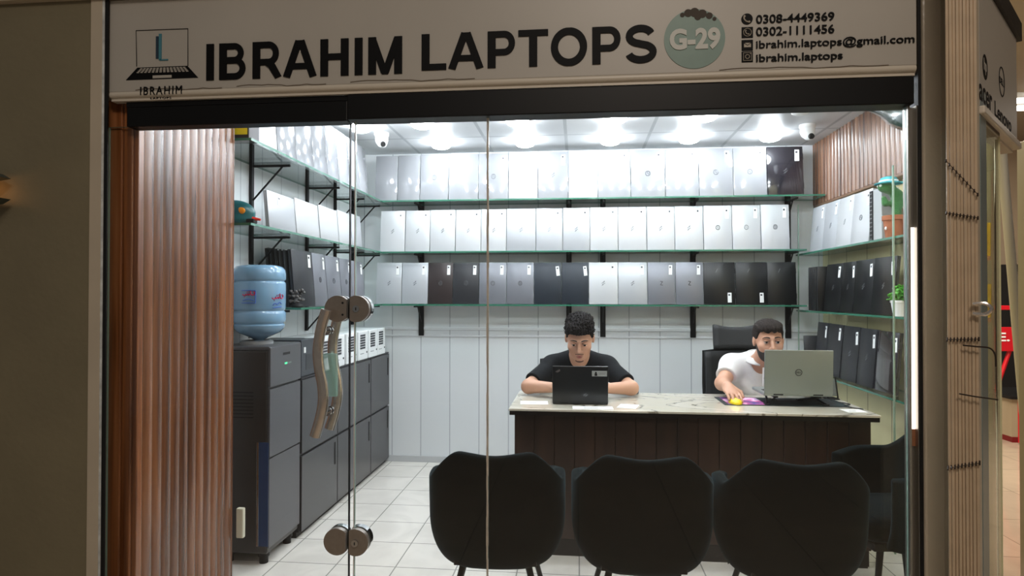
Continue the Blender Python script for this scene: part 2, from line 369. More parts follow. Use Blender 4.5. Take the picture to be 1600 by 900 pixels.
struct('trim_9', MB().box2((-4.2, 1.93, 2.337), (1.06, 2.0, 2.60), .003).box2((-4.2, 1.915, 2.40), (1.06, 1.93, 2.60), .003), paint_beige, False, 'beige beam running above the sign')
# right post and the black gasket
struct('trim_10', MB().box2((PX(1436.5, 1.985), 1.985, 0), (PX(1443, 1.985) + .004, 2.03, 2.36)).box2((PX(160.5, 1.953) + .0004, 1.953, 0), (PX(167, 1.956), 1.957, 2.335)).box2((PX(139, 1.955) + .001, 1.956, 0), (PX(165, 1.962), 1.962, 2.335)), black_matte)
struct('trim_11', MB().box2((PX(1444, 1.975), 1.975, 0), (PX(1475, 1.975), 2.05, 2.36), .006), mat('glossy_beige_post', (208, 194, 172), .22, noise=.05, nscale=6, bump=.12, bscale=70), False, 'glossy beige post at the right of the shopfront')
struct('trim_18', MB().box2((PX(1475, 1.975) + .0005, 1.99, 0), (1.118, 2.045, 2.6)), paint_beige)
# aluminium channel that holds the right pane
struct('trim_12', MB().box2((PX(1420, 1.99), 1.99, 0), (PX(1423.5, 1.99), 2.02, 1.92)).box2((PX(1433.5, 1.99), 1.99, 0), (PX(1436.4, 1.99), 2.03, 1.92)).box2((PX(1423.5, 1.99), 2.014, 0), (PX(1433.5, 1.99), 2.03, 1.92)), alum)

# ------------------------------------------------------------------ glass front
GY = 2.0
def pane(m, x0, x1, z0, z1, t=.010):
    m.mi = 0; m.box2((x0, GY, z0), (x1, GY + t, z1))
    for f in m.bm.faces:
        if abs(f.normal.x) > .9 or abs(f.normal.z) > .9: f.material_index = 1
    return m
xl, xd, xs, xr = -1.575, -.732, -.284, PX(1420, 1.99) - .0005
door = struct('door_1', pane(MB(), xl, xd - .004, .012, 1.925), [pane_m, edge_pale], False, 'frameless glass door with curved steel handle, left of the shopfront')
door['category'] = 'glass door'
obj('top_rail', MB().box2((-1.494, GY - .022, 1.918), (xd - .004, GY + .032, 1.983), .003), black_metal, door)
obj('edge_seal', MB().box2((xd - .0035, GY - .001, .012), (xd - .001, GY + .011, 1.918)), black_matte, door)
w1 = struct('window_1', pane(MB(), xd + .0165, xs - .002, .004, 1.925), [pane_m, edge_pale], False, 'narrow fixed glass pane in the middle of the shopfront')
w2 = struct('window_2', pane(MB(), xs + .002, xr, .004, 1.925), [pane_m, edge_pale], False, 'wide fixed glass pane at the right of the shopfront')
obj('edge_seal', MB().box2((xd + .0135, GY - .001, .004), (xd + .0164, GY + .011, 1.92)), mat('clear_seal', (214, 204, 200), .4), w1)
sm = MB(); 
for i in range(44):
    z = .01 + i * .0435; sm.box((xs + random.uniform(-.0006, .0006), GY - .0015, z + .0215), (.006 + random.uniform(-.001, .0015), .004, .0445))
obj('silicone_joint', sm, mat('silicone', (206, 196, 180), .45, noise=.2, nscale=30), w2)
struct('trim_13', MB().box2((xd - .001, GY - .03, 1.920), (.975, GY + .04, 2.0), .003), black_metal, False, 'black transom beam above the fixed glass panes')
struct('trim_14', MB().box2((-1.496, GY - .02, 1.984), (xd - .003, GY + .04, 2.0)), black_metal)

def half_disc(cx, cz, r, flat, side, y0, y1, bev=.0):
    """round patch lock cut flat on the joint side"""
    pts = []
    for i in range(33):
        a = 2 * PI * i / 32; x = cx + r * math.cos(a); z = cz + r * math.sin(a)
        x = min(x, flat) if side < 0 else max(x, flat)
        if not pts or (abs(pts[-1][0] - x) + abs(pts[-1][1] - z)) > 1e-4: pts.append((x, z))
    if abs(pts[0][0] - pts[-1][0]) + abs(pts[0][1] - pts[-1][1]) < 1e-4: pts.pop()
    return MB().prism(pts, Matrix.Translation((0, y0, 0)), y1 - y0)
brass_dark = mat('dark_steel_lock', (158, 148, 138), .28, .55, noise=.08, nscale=60)
for zc, keyed in ((1.316, True), (.572, False)):
    L = obj('patch_lock' if keyed else 'floor_lock', half_disc(-.768, zc, .0425, xd - .006, -1, GY - .018, GY - .0005), brass_dark, door)
    obj('back_plate', half_disc(-.768, zc, .0425, xd - .006, -1, GY + .0105, GY + .030), chrome, L)
    if keyed:
        for dz in (-.019, .019): obj('screw', MB().cyl((-.75, GY - .0195, zc + dz), (-.75, GY - .0175, zc + dz), .0035, n=10), black_matte, L)
    R_ = obj('lock_keeper', half_disc(-.706, zc, .0425, xd + .005, 1, GY - .018, GY - .0005), brass_dark, w1)
    obj('back_plate', half_disc(-.706, zc, .0425, xd + .005, 1, GY + .0105, GY + .034), chrome, R_)
    kx = -.706
    obj('key_cylinder', MB().cyl((kx, GY - .0255 if not keyed else GY - .021, zc - (0 if keyed else .0)), (kx, GY - .0175, zc), .011, n=20), chrome, R_)
    obj('keyhole', MB().box((kx, GY - (.0258 if not keyed else .0213), zc), (.003, .001, .009)), black_matte, R_)
def smooth_path(P, n=6):
    P = [Vector(p) for p in P]; out = []
    for i in range(len(P) - 1):
        p0 = P[max(i - 1, 0)]; p1 = P[i]; p2 = P[i + 1]; p3 = P[min(i + 2, len(P) - 1)]
        for k in range(n):
            t = k / n; out.append(.5 * ((2 * p1) + (p2 - p0) * t + (2 * p0 - 5 * p1 + 4 * p2 - p3) * t * t + (3 * p1 - p0 - 3 * p2 + p3) * t ** 3))
    out.append(P[-1]); return out
HP = [(510, 484), (502, 512), (497, 545), (499, 575), (504, 602), (505, 628), (500, 655), (492, 682)]
hp = [at_Y(x, y, GY - .055) for x, y in HP]
h = obj('handle', MB().tube(smooth_path(hp), .0165, 18), steel, door, True)
hb = [Vector((p.x, GY + .065, p.z)) for p in hp]
obj('inner_bar', MB().tube(smooth_path(hb), .0165, 18), steel, h, True)
for z_ in (1.245, .985):
    k = min(range(len(hp)), key=lambda i: abs(hp[i].z - z_)); 
    x_ = hp[k].x + (hp[k + 1 if hp[k].z > z_ else k - 1].x - hp[k].x) * .3
    obj('standoff', MB().cyl((x_, GY - .045, z_), (x_, GY + .055, z_), .0085, n=16).cyl((x_, GY - .008, z_), (x_, GY - .0005, z_), .015, n=18).cyl((x_, GY + .0105, z_), (x_, GY + .018, z_), .015, n=18), chrome, h, True)
a, b = at_Y(505, 552, GY + .013), at_Y(527, 620, GY + .013)
lab = obj('acrylic_holder', MB().box2((a.x, GY + .0105, b.z), (b.x, GY + .022, a.z), .004), mat('green_acrylic', (176, 220, 210), .15))
_M['green_acrylic'].node_tree.nodes['Principled BSDF'].inputs['Alpha'].default_value = .42
tag(lab, 'small pale green acrylic holder stuck on the door glass behind the handle', 'holder')

# ------------------------------------------------------------------ the shop sign
SY = 1.962
sign = thing('shop_sign', 'long white shop sign reading IBRAHIM LAPTOPS above the glass front', 'sign', (0, SY, 2.03))
signm = mat('sign_white_film', (186, 180, 170), .42, noise=.05, nscale=2.5)
z0, z1 = 2.03, 2.335
obj('panel', MB().box2((-1.545, 0, 0), (.978, .036, z1 - z0), .002), signm, sign)
obj('lower_lip', MB().cyl((-1.542, .008, -.008), (.976, .008, -.008), .011, n=14).box2((-1.542, .008, -.028), (.976, .036, -.001)), mat('sign_lip', (214, 204, 188), .35), sign, True)
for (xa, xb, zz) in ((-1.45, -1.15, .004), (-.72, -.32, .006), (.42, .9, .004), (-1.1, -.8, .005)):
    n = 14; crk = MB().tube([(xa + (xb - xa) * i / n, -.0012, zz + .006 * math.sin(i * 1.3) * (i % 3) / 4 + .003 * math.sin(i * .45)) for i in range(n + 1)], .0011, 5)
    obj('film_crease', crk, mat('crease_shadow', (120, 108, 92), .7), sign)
sblack = mat('sign_black_ink', (6, 6, 7), .6, spec=.2)
def ribbon(m, path, wd, d):
    """flat stroke of width wd along a path in the xz plane, d thick towards -y"""
    P = [Vector((x, 0, z)) for x, z in path]; n = len(P); A, B_ = [], []
    closed = (P[0] - P[-1]).length < 1e-6
    for i in range(n):
        a = P[i - 1] if i > 0 else (P[-2] if closed else None); b = P[i + 1] if i < n - 1 else (P[1] if closed else None)
        t1 = (P[i] - a).normalized() if a is not None else None; t2 = (b - P[i]).normalized() if b is not None else None
        t = ((t1 or t2) + (t2 or t1)).normalized(); nn = Vector((-t.z, 0, t.x)); k = 1 / max(.35, nn.dot(Vector((-(t1 or t2).z, 0, (t1 or t2).x))))
        A.append(P[i] + nn * wd / 2 * k); B_.append(P[i] - nn * wd / 2 * k)
    for i in range(n - 1):
        q = [A[i], A[i + 1], B_[i + 1], B_[i]]; f = [m.bm.verts.new(v + Vector((0, -d, 0))) for v in q]; g = [m.bm.verts.new(v) for v in q]
        m.bm.faces.new(f); m.bm.faces.new(g[::-1])
        for k in range(4): m.bm.faces.new((f[k], g[k], g[(k + 1) % 4], f[(k + 1) % 4]))
def arc(cx, cz, rx, rz, a0, a1, n=14): return [(cx + rx * math.cos(math.radians(a0 + (a1 - a0) * i / n)), cz + rz * math.sin(math.radians(a0 + (a1 - a0) * i / n))) for i in range(n + 1)]
q_ = .225; h_ = .1125
GLY = {'I': (.388, .095, [([(h_, 0), (h_, 1)], q_)]),
 'L': (.853, .10, [([(h_, 0), (h_, 1)], q_), ([(h_, .085), (.70, .085)], .17)]),
 'T': (.853, .02, [([(.41, 0), (.41, 1)], q_), ([(0, .915), (.82, .915)], .17)]),
 'H': (1.008, .10, [([(h_, 0), (h_, 1)], q_), ([(.71, 0), (.71, 1)], q_), ([(h_, .52), (.71, .52)], .17)]),
 'A': (1.008, .0, [([(.105, 0), (.47, 1)], .21), ([(.895, 0), (.53, 1)], .21), ([(.25, .30), (.75, .30)], .16), ([(.39, .9), (.61, .9)], .2)]),
 'M': (1.163, .10, [([(h_, 0), (h_, 1)], q_), ([(.86, 0), (.86, 1)], q_), ([(.13, .94), (.46, .06)], .19), ([(.83, .94), (.50, .06)], .19), ([(.39, .08), (.57, .08)], .16)]),
 'P': (.931, .10, [([(h_, 0), (h_, 1)], q_), ([(h_, .915), (.45, .915)] + arc(.46, .67, .215, .245, 90, -90) + [(h_, .425)], .17)]),
 'B': (1.008, .10, [([(h_, 0), (h_, 1)], q_), ([(h_, .915), (.45, .915)] + arc(.46, .725, .19, .19, 90, -90) + [(h_, .535)], .165), ([(h_, .525), (.47, .525)] + arc(.48, .305, .225, .22, 90, -90) + [(h_, .085)], .17)]),
 'R': (1.008, .10, [([(h_, 0), (h_, 1)], q_), ([(h_, .915), (.48, .915)] + arc(.49, .68, .205, .235, 90, -90) + [(h_, .445)], .17), ([(.44, .44), (.56, .36), (.77, 0)], .21)]),
 'O': (1.086, .06, [(arc(.495, .5, .395, .425, 0, 360, 40), .195)]),
 'S': (.931, .05, [(arc(.41, .715, .30, .205, 20, 180, 14) + arc(.45, .70, .335, .19, 195, 255, 6) + [(.42, .50)] + arc(.42, .285, .325, .205, 62, -90, 14) + arc(.42, .285, .325, .205, -100, -165, 8), .185)])}
def big_word(txt, bl, tr):
    x0, za = sp(*bl); x1, zb = sp(*tr); tot = 0; pos = []
    for c in txt: pos.append(tot + GLY[c][1]); tot += GLY[c][0]
    last = GLY[txt[-1]]; first = GLY[txt[0]]; ink = {'M': .96, 'S': .84}[txt[-1]]
    L = pos[-1] + ink - pos[0]; sx = (x1 - x0) / L; sz = (zb - za) * .985
    m = MB()
    for c, p in zip(txt, pos):
        for k, (path, wd) in enumerate(GLY[c][2]): ribbon(m, [(x + p - pos[0], z) for x, z in path], wd, 1.0 + .04 * k)
    for v in m.bm.verts: v.co = Vector((x0 + v.co.x * sx, v.co.y * .0035 - .0003, za + min(1.015, max(-.015, v.co.z)) * sz))
    obj('lettering', m, sblack, sign)
def sp(px, py): q = at_Y(px, py, SY); return q.x, q.z - 2.03
def word(txt, bl, tr, bold=0.0, name='lettering', m=None, space=1.0):
    x0, za = sp(*bl); x1, zb = sp(*tr); text(name, txt, m or sblack, sign, (x0, -.0005, za), x1 - x0, zb - za, .0035, bold, space=space)
big_word('IBRAHIM', (323, 126), (628, 56))
big_word('LAPTOPS', (659, 110.5), (1026, 38))
# round unit number
cx, cz = sp(1085, 61); R0 = sp(1133, 61)[0] - cx
disc = obj('number_disc', MB().cyl((cx, -.002, cz), (cx, .001, cz), R0, n=48), mat('sage_green_disc', (124, 150, 140), .45, noise=.1, nscale=14), sign)
x0, za = sp(1046, 80); x1, zb = sp(1125, 43)
obj_t = text('lettering', 'G-29', mat('disc_white_ink', (206, 206, 198), .5), disc, (x0, -.0025, za), x1 - x0, zb - za, .002, .04)
stn = MB()
for (px, py, r) in ((1075, 21, .012), (1085, 20, .014), (1097, 22, .013), (1108, 25, .010), (1066, 24, .007), (1090, 27, .010), (1116, 30, .006)):
    x, z = sp(px, py); stn.cyl((x, -.0027 - r * .02, z), (x, -.002, z), r, n=14)
obj('stain', stn, mat('sooty_stain', (78, 70, 62), .8), disc)
# contact lines
word('0308-4449369', (1181, 37.5), (1303, 19), .012); word('0302-1111456', (1181, 57), (1303, 38.5), .012)
word('ibrahim.laptops@gmail.com', (1181, 80), (1428, 54), .008); word('ibrahim.laptops', (1181, 101), (1316, 80.5), .012)
def icon(px, py, kind):
    x, z = sp(px, py); r = .0165
    base = obj('icon', MB().cyl((x, -.002, z), (x, .001, z), r, n=32) if kind == 'phone' else MB().box((x, -.0005, z), (2 * r, .003, 2 * r), None, .0012 if kind != 'mail' else .0014), sblack, sign)
    wm = mat('icon_light_ink', (176, 166, 150), .5); y = -.003
    m = MB()
    if kind in ('phone', 'chat'):
        k = 1.0 if kind == 'phone' else .62
        m.tube(smooth_path([(x - .008 * k, y, z + .009 * k), (x - .009 * k, y, z + .001), (x - .003 * k, y, z - .007 * k), (x + .006 * k, y, z - .010 * k)], 4), .0022 * k, 6)
        m.ball((x - .0075 * k, y, z + .008 * k), .0034 * k, (1, .4, 1), None, 8, 6).ball((x + .006 * k, y, z - .009 * k), .0034 * k, (1, .4, 1), None, 8, 6)
        if kind == 'chat': m.tube([(x + .0115 * math.cos(t * .3), y, z + .0115 * math.sin(t * .3)) for t in range(21)], .0009, 5, True)
    elif kind == 'mail':
        m.box((x, y, z), (.020, .001, .013)); mm = MB().tube([(x - .010, y - .001, z + .006), (x, y - .001, z - .001), (x + .010, y - .001, z + .006)], .0009, 5); obj('mark', mm, sblack, base)
    else:
        for q in (.0115,): m.tube([(x - q, y, z - q), (x + q, y, z - q), (x + q, y, z + q), (x - q, y, z + q)], .0011, 5, True)
        m.tube([(x + .006 * math.cos(t * .3), y, z + .006 * math.sin(t * .3)) for t in range(21)], .0011, 5, True); m.ball((x + .0085, y, z + .0085), .0016, (1, .4, 1), None, 6, 5)
    obj('mark', m, wm, base)
icon(1167, 30, 'phone'); icon(1167.5, 51, 'chat'); icon(1167.5, 71, 'mail'); icon(1167.5, 89, 'camera')
# drawn laptop emblem
def sq(px, py): x, z = sp(px, py); return (x, -.0012, z)
em = MB(); em.tube([sq(214, 104), sq(213, 48), sq(294, 45), sq(294, 103)], .0013, 6)
emblem = obj('laptop_emblem', em, sblack, sign)
deck = MB(); P = [sq(197, 125.5), sq(310, 121.5), sq(293, 103), sq(215, 106)]
deck.prism([(p[0], p[2]) for p in P], Matrix.Translation((0, -.0015, 0)), .002); obj('keyboard_deck', deck, sblack, emblem)
kk = MB()
for r in range(4):
    for c in range(14):
        t = (r + .5) / 4.6; xa, za = sp(220 - 9 * t, 107 + 9 * t); xb, zb = sp(290 + 8 * t, 104.5 + 9 * t); f = (c + .5) / 14
        kk.box((xa + (xb - xa) * f, -.0018, za + (zb - za) * f), (.0082, .0012, .0030))
a, b = sp(236, 123), sp(272, 117); kk.box(((a[0] + b[0]) / 2, -.0018, (a[1] + b[1]) / 2 - .0), (.066, .0012, .009))
obj('keys', kk, signm, emblem)
lx = MB(); a, b = sp(244, 92), sp(248, 57); lx.box2((a[0], -.0025, a[1]), (b[0], 0, b[1])); obj('letter_mark', lx, mat('emblem_navy', (40, 60, 76), .5), emblem)
lx = MB(); a, b = sp(248.5, 94), sp(253, 53); lx.box2((a[0], -.0025, a[1]), (b[0], 0, b[1])); a, b = sp(250, 95), sp(263, 92.5); lx.box2((a[0], -.0025, a[1]), (b[0], 0, b[1])); obj('letter_mark', lx, mat('emblem_teal', (74, 132, 146), .5), emblem)
word('IBRAHIM', (220, 149), (285, 134), 0, space=1.25); word('LAPTOPS', (236, 155.5), (268, 151.5), 0, space=1.3)

# ------------------------------------------------------------------ ceiling lights, cameras, detector
lampbody = mat('lamp_ring', (232, 234, 235), .4)
def ceiling_lamp(x, y, label):
    t = thing('ceiling_light', label, 'light', (x, y, 2.52), group='round ceiling lights')
    obj('ring', MB().lathe([(.086, 0), (.086, -.004), (.080, -.007), (.060, -.007), (.060, 0)], n=28), lampbody, t, True)
    obj('diffuser', MB().lathe([(.074, -.0075), (.074, -.030), (.060, -.046), (.030, -.056), (.002, -.058)], n=24), lampm, t, True)
rows = [(4.74, 'in the row nearest the back wall'), (4.15, 'in the second row from the back wall'), (3.45, 'in the third row from the back wall'), (2.75, 'in the row nearest the glass front')]
for (y, wh) in rows:
    for i, x in enumerate((-1.03, -.395, .235, .80, 1.37)[:4 if y == 4.15 else 5]):
        ceiling_lamp(x, y, '%s round ceiling light from the left %s' % (ORD[i], wh))
ceiling_lamp(-1.47, 4.2, 'round ceiling light nearest the left wall shelves')
def cctv(x, y, label, yaw):
    t = thing('security_camera', label, 'camera', (x, y, 2.52), (0, 0, yaw))
    obj('base', MB().lathe([(.052, 0), (.052, -.018), (.046, -.026), (.002, -.026)], n=26), white_plastic, t, True)
    obj('body', MB().lathe([(.045, -.026), (.047, -.05), (.040, -.075), (.022, -.092), (.002, -.097)], n=26), white_plastic, t, True)
    e = obj('eyeball', MB().ball((0, -.018, -.075), .036), white_plastic, t, True)
    obj('lens', MB().cyl((0, -.046, -.088), (0, -.060, -.094), .020, .017, 18), black_matte, e, True)
cctv(1.55, 4.52, 'white dome security camera under the ceiling beside the wood cladded right wall', .15)
cctv(-1.40, 4.45, 'white dome security camera under the ceiling near the back left corner', .5)
t = thing('smoke_detector', 'flat white round smoke detector on the ceiling in front of the right camera', 'smoke detector', (1.37, 4.12, 2.52))
obj('base', MB().lathe([(.062, 0), (.062, -.012), (.054, -.016), (.002, -.016)], n=26), white_plastic, t, True)
obj('cover', MB().lathe([(.052, -.016), (.050, -.030), (.036, -.038), (.002, -.040)], n=26), white_plastic, t, True)
# dark green sheet in the front right ceiling corner
rows_ = []
for v in np.linspace(0, 1, 10):
    row = []
    for u in np.linspace(0, 1, 18):
        y = 4.14 - .93 * u; zl = 2.508 - .45 * u - .02 * math.sin(u * PI); row.append(Vector((1.765 - .05 * math.sin(v * PI) - .02 * math.sin(u * 9 + v * 4) * v, y, 2.512 + (zl - 2.512) * v)))
    rows_.append(row)
m = MB(); m.grid(rows_)
o = obj('green_sheet', m, mat('dark_green_sheet', (20, 44, 36), .18, coat=.6, noise=.3, nscale=12), None, True)
md = o.modifiers.new('thick', 'SOLIDIFY'); md.thickness = .008; md.offset = 0
tag(o, 'dark green glossy sheet draped along the top of the wood cladding on the right wall', 'sheet')
# ------------------------------------------------------------------ outside, right: folded shutter, corner sign, mall beyond
Ys = 1.80
xa, xb = at_Y(1479, 450, Ys).x, at_Y(1529, 450, Ys).x
t = thing('folding_shutter', 'folded beige metal accordion shutter stacked beside the glossy post', 'shutter', ((xa + xb) / 2, Ys, 0), (0, 0, -.53))
t.scale = (.86, 1, 1)
m = MB(); n = 9; wv = (xb - xa) / n
for i in range(n):
    x = -(xb - xa) / 2 + wv * (i + .5); m.box2((x - wv * .49, -.003 if i % 2 else 0, .0), (x + wv * .49, .045, 2.56), .0015, 1)
obj('slats', m, mat('shutter_beige', (204, 180, 150), .36, noise=.1, nscale=18), t, True)
rust = mat('rusty_dark', (52, 40, 32), .6, .4)
for (pl, pr) in ((250, 306), (332, 342), (531, 529), (733, 720)):
    z_a, z_b = at_Y(1480, pl, Ys).z, at_Y(1528, pr, Ys).z; h_ = MB()
    for i in range(n + 1):
        f = i / n; h_.cyl((-(xb - xa) / 2 + (xb - xa) * f, -.011, z_a + (z_b - z_a) * f - .004), (-(xb - xa) / 2 + (xb - xa) * f, .0, z_a + (z_b - z_a) * f + .004), .0022, n=8)
    h_.tube([(-(xb - xa) / 2, -.0085, z_a), ((xb - xa) / 2, -.0085, z_b)], .0009, 6)
    obj('hinge_row', h_, rust, t)
zh = at_Y(1530, 482, Ys).z
obj('hasp', MB().tube(smooth_path([(.025, -.016, zh + .012), (.055, -.016, zh + .014), (.070, -.016, zh), (.055, -.016, zh - .014), (.025, -.016, zh - .012)]), .005, 8), steel, t, True)
zw = at_Y(1520, 540, Ys).z
obj('wire_hook', MB().tube(smooth_path([(.0, -.018, zw + .002), (.03, -.02, zw), (.065, -.018, zw - .003), (.078, -.014, zw - .02), (.08, -.012, zw - .05)]), .0022, 6), rust, t, True)
zw = at_Y(1520, 617, Ys).z
obj('wire_hook', MB().tube([(-.01, -.018, zw + .004), (.03, -.02, zw), (.085, -.016, zw - .004)], .0020, 6), rust, t, True)

F0 = Vector((1.085, 1.855, 0)); FU = Vector((.64, .768, 0)).normalized(); FN = Vector((FU.y, -FU.x, 0)); FA = math.atan2(FU.y, FU.x)
def at_F(px, py):
    r = ray(px, py); q = r * ((F0 - Vector((0, 0, 0))).dot(FN) / r.dot(FN)); return (q - F0).dot(FU), q.z + EYE
t0, zb0 = at_F(1531, 166); t1, zb1 = at_F(1588, 222); t2, zt = at_F(1588, 60)
zb = (zb0 + zb1) / 2
cs = thing('corner_sign', 'beige angled corner sign with four laptop brand marks right of the shutter', 'sign', F0 + Vector((0, 0, zb)), (0, 0, FA))
obj('panel', MB().box2((.0, 0, 0), (t1 + .02, .05, zt - zb), .003), signm, cs)
obj('lower_lip', MB().box2((.0, -.012, -.022), (t1 + .02, .05, 0), .004).box2((.0, .012, -.03), (t1 + .02, .045, -.021)), _M['sign_lip'], cs)
obj('top_edge', MB().box2((.0, -.01, zt - zb), (t1 + .06, .06, zt - zb + .06)), black_matte, cs)
def fl(px, py): a, z = at_F(px, py); return a, z - zb
a, z = fl(1539, 105); rr_ = (fl(1539, 86)[1] - fl(1539, 125)[1]) / 2
lg = obj('round_mark', MB().cyl((a, -.0006, z), (a, .001, z), rr_, n=36), sblack, cs)
text('lettering', 'hp', signm, lg, (a - rr_ * .55, -.0007, z - rr_ * .62), rr_ * 1.1, rr_ * 1.24, .0005, .01)
a, z = fl(1565, 128); r2 = (fl(1565, 106)[1] - fl(1565, 150)[1]) / 2
lg = obj('ring_mark', MB().tube([(a + r2 * math.cos(k * PI / 20), .0012, z + r2 * math.sin(k * PI / 20)) for k in range(40)], .0030, 6, True), sblack, cs)
text('lettering', 'DELL', sblack, lg, (a - r2 * .8, -.0002, z - r2 * .22), r2 * 1.6, r2 * .45, .0005, .02)
a, z = fl(1530, 163); b_, zz_ = fl(1550, 168); zr = fl(1550, 180)[1]
z_line = fl(1540, 172)[1]
text('lettering', 'acer', sblack, cs, (a, -.0002, z_line + .012), b_ - a, .046, .0005, .02)
a, z = fl(1554, 180); b_, z2_ = fl(1580, 200)
text('lettering', 'Lenovo', sblack, cs, (a, -.0002, z_line + .010), b_ - a, .046, .0005, .02)
gt, gz = at_F(1561, 256)
def fpt(t_, d=0.0, z=0.0): p = F0 + FU * t_ + FN * d; return Vector((p.x, p.y, z))
def slab_f(a, b, z0, z1, d0, d1):
    m = MB(); m.box2((a, -d1, z0), (b, -d0, z1)); bmesh.ops.transform(m.bm, matrix=Matrix.Translation(F0) @ Matrix.Rotation(FA, 4, 'Z'), verts=m.bm.verts); return m
w3 = struct('window_3', slab_f(.0, gt, .004, 1.93, -.012, -.002), pane_m, False, 'angled glass side pane below the corner sign')
obj('film_strip', slab_f(.005, at_F(1543, 500)[0], .004, 1.925, -.0018, 0.0005), mat('frosted_film', (128, 140, 138), .35), w3)
struct('trim_15', slab_f(.06, gt + .02, 1.932, zb - .031, -.05, -.001), mat('brown_head_frame', (84, 66, 48), .5))
struct('trim_16', slab_f(-.06, -.005, 0, 2.6, -.06, .0), paint_beige)
for k, (zs, lab) in enumerate(((1.50, 'upper'), (1.28, 'lower'))):
    s_ = obj('corner_shelf', MB().box2((1.40, 2.44, zs - .014), (1.462, 2.51, zs), .002), mat('peach_shelf', (226, 176, 128), .4)); tag(s_, '%s small peach shelf behind the angled side glass' % lab, 'shelf')
    f_ = thing('yellow_folder', 'yellow folder leaning on the %s peach shelf behind the angled side glass' % lab, 'folder', (1.444, 2.475, zs), (0, 0, .9))
    obj('cover', MB().box((0, 0, .062), (.010, .066, .12), (0, .10, 0), .002), mat('yellow_cover', (250, 220, 20), .5), f_)
    obj('pages', MB().box((.010, 0, .062), (.007, .06, .11), (0, .10, 0)), paper, f_)
struct('trim_17', slab((1.288, 2.14), (1.875, 3.115), .95, 1.75, .003), mat('peach_panel', (222, 184, 140), .5))
# the mall beyond
p = at_Y(1567, 258, 3.5); q = at_Y(1600, 640, 3.5); dd = (q - p) / (q.z - p.z)
pole = obj('leaning_pole', MB().cyl(p + dd * (2.75 - p.z), p + dd * (0 - p.z), .022, n=16), mat('white_paint', (206, 204, 198), .4), None, True); tag(pole, 'white leaning pole standing in the mall corridor', 'pole')
q = at_Y(1599, 500, 3.3)
pole = obj('corridor_post', MB().box2((q.x - .005, q.y - .03, 0), (q.x + .05, q.y + .03, 2.1), .004), alum); tag(pole, 'straight grey post at the far right edge of the view', 'post')
struct('wall_mall_back', MB().box2((1.94, 8.2, 0), (14, 8.4, 3.2)), mat('mall_beige_wall', (172, 152, 128), .6))
struct('ceiling_mall', MB().box2((2.2, 2.6, 3.2), (14, 8.4, 3.3)), mat('mall_ceiling', (160, 146, 126), .7))
c_ = thing('mall_counter', 'beige counter with dark top and red foot rail in the mall behind', 'counter', (4.9, 6.7, 0))
obj('body', MB().box2((-.9, -.3, .05), (.9, .3, .40)), mat('counter_beige', (176, 160, 132), .4), c_); obj('top', MB().box2((-.92, -.32, .40), (.92, .32, .43), .004), black_matte, c_); obj('foot_rail', MB().box2((-.9, -.31, 0), (.9, .3, .05)), mat('dark_red', (120, 14, 20), .5), c_)
o = obj('dark_shop_opening', MB().box2((3.6, 7.9, 0.0), (6.6, 8.19, 1.72), .01), mat('dark_opening', (22, 19, 18), .7)); tag(o, 'dark shop opening across the mall corridor', 'shop opening')
redm = mat('bright_red', (190, 16, 30), .45)
rb = thing('red_signboard', 'red signboard with white letter E hanging over the mall counter', 'signboard', at_Y(1572, 530, 6.3)); q = rb.location
obj('board', MB().box2((-.10, 0, -.11), (.10, .02, .11), .003), redm, rb); text('lettering', 'E.', white_plastic, rb, (-.07, -.001, -.02), .10, .08, .002, .02)
obj('leg', MB().cyl((.05, .03, -.1), (-.12, .03, -.62), .018, n=10), redm, rb)
z_ = at_Y(1580, 481, 6.3).z; obj('top_rail', MB().box2((-.12, 0.02, z_ - q.z - .02), (.3, .05, z_ - q.z + .02), .004), redm, rb)
obj('post', MB().cyl((.13, .03, -.95), (.13, .03, z_ - q.z), .014, n=10), redm, rb)
for k in range(3):
    p = at_Y(1556, 252 + k * 6, 6.5 + .0)
    l_ = thing('tube_light', '%s bright tube light under the mall ceiling, seen past the corner sign' % ('topmost', 'middle', 'lowest')[k], 'light', (p.x, 6.5 - k * .25, 3.2 if k == 0 else 3.2), group='mall tube lights')
    obj('housing', MB().box2((.0, -.05, -.05), (1.5, .05, 0), .005), white_plastic, l_); obj('tube', MB().cyl((.02, 0, -.07), (1.48, 0, -.07), .02, n=12), mat('tube_emitter', (255, 248, 238), .5, emit=6), l_)

# wall lamp on the olive wall (mostly outside the frame)
q = at_Y(4, 296, 1.93)
t = thing('wall_lamp', 'small dark wall lamp glowing orange on the olive wall at the left edge', 'lamp', (q.x - .02, 1.93, q.z))
for s_, nm in ((1, 'upper_shade'), (-1, 'lower_shade')):
    obj(nm, MB().prism([(-.06, .018 * s_), (.052, .034 * s_), (.022, .05 * s_), (-.06, .05 * s_)], Matrix.Translation((0, -.07, 0)), .069), mat('lamp_shade_grey', (72, 78, 72), .5), t)
obj('bulb', MB().cyl((-.04, -.035, 0), (.0, -.035, 0), .013, n=12), mat('warm_bulb', (255, 180, 110), .5, emit=5), t)

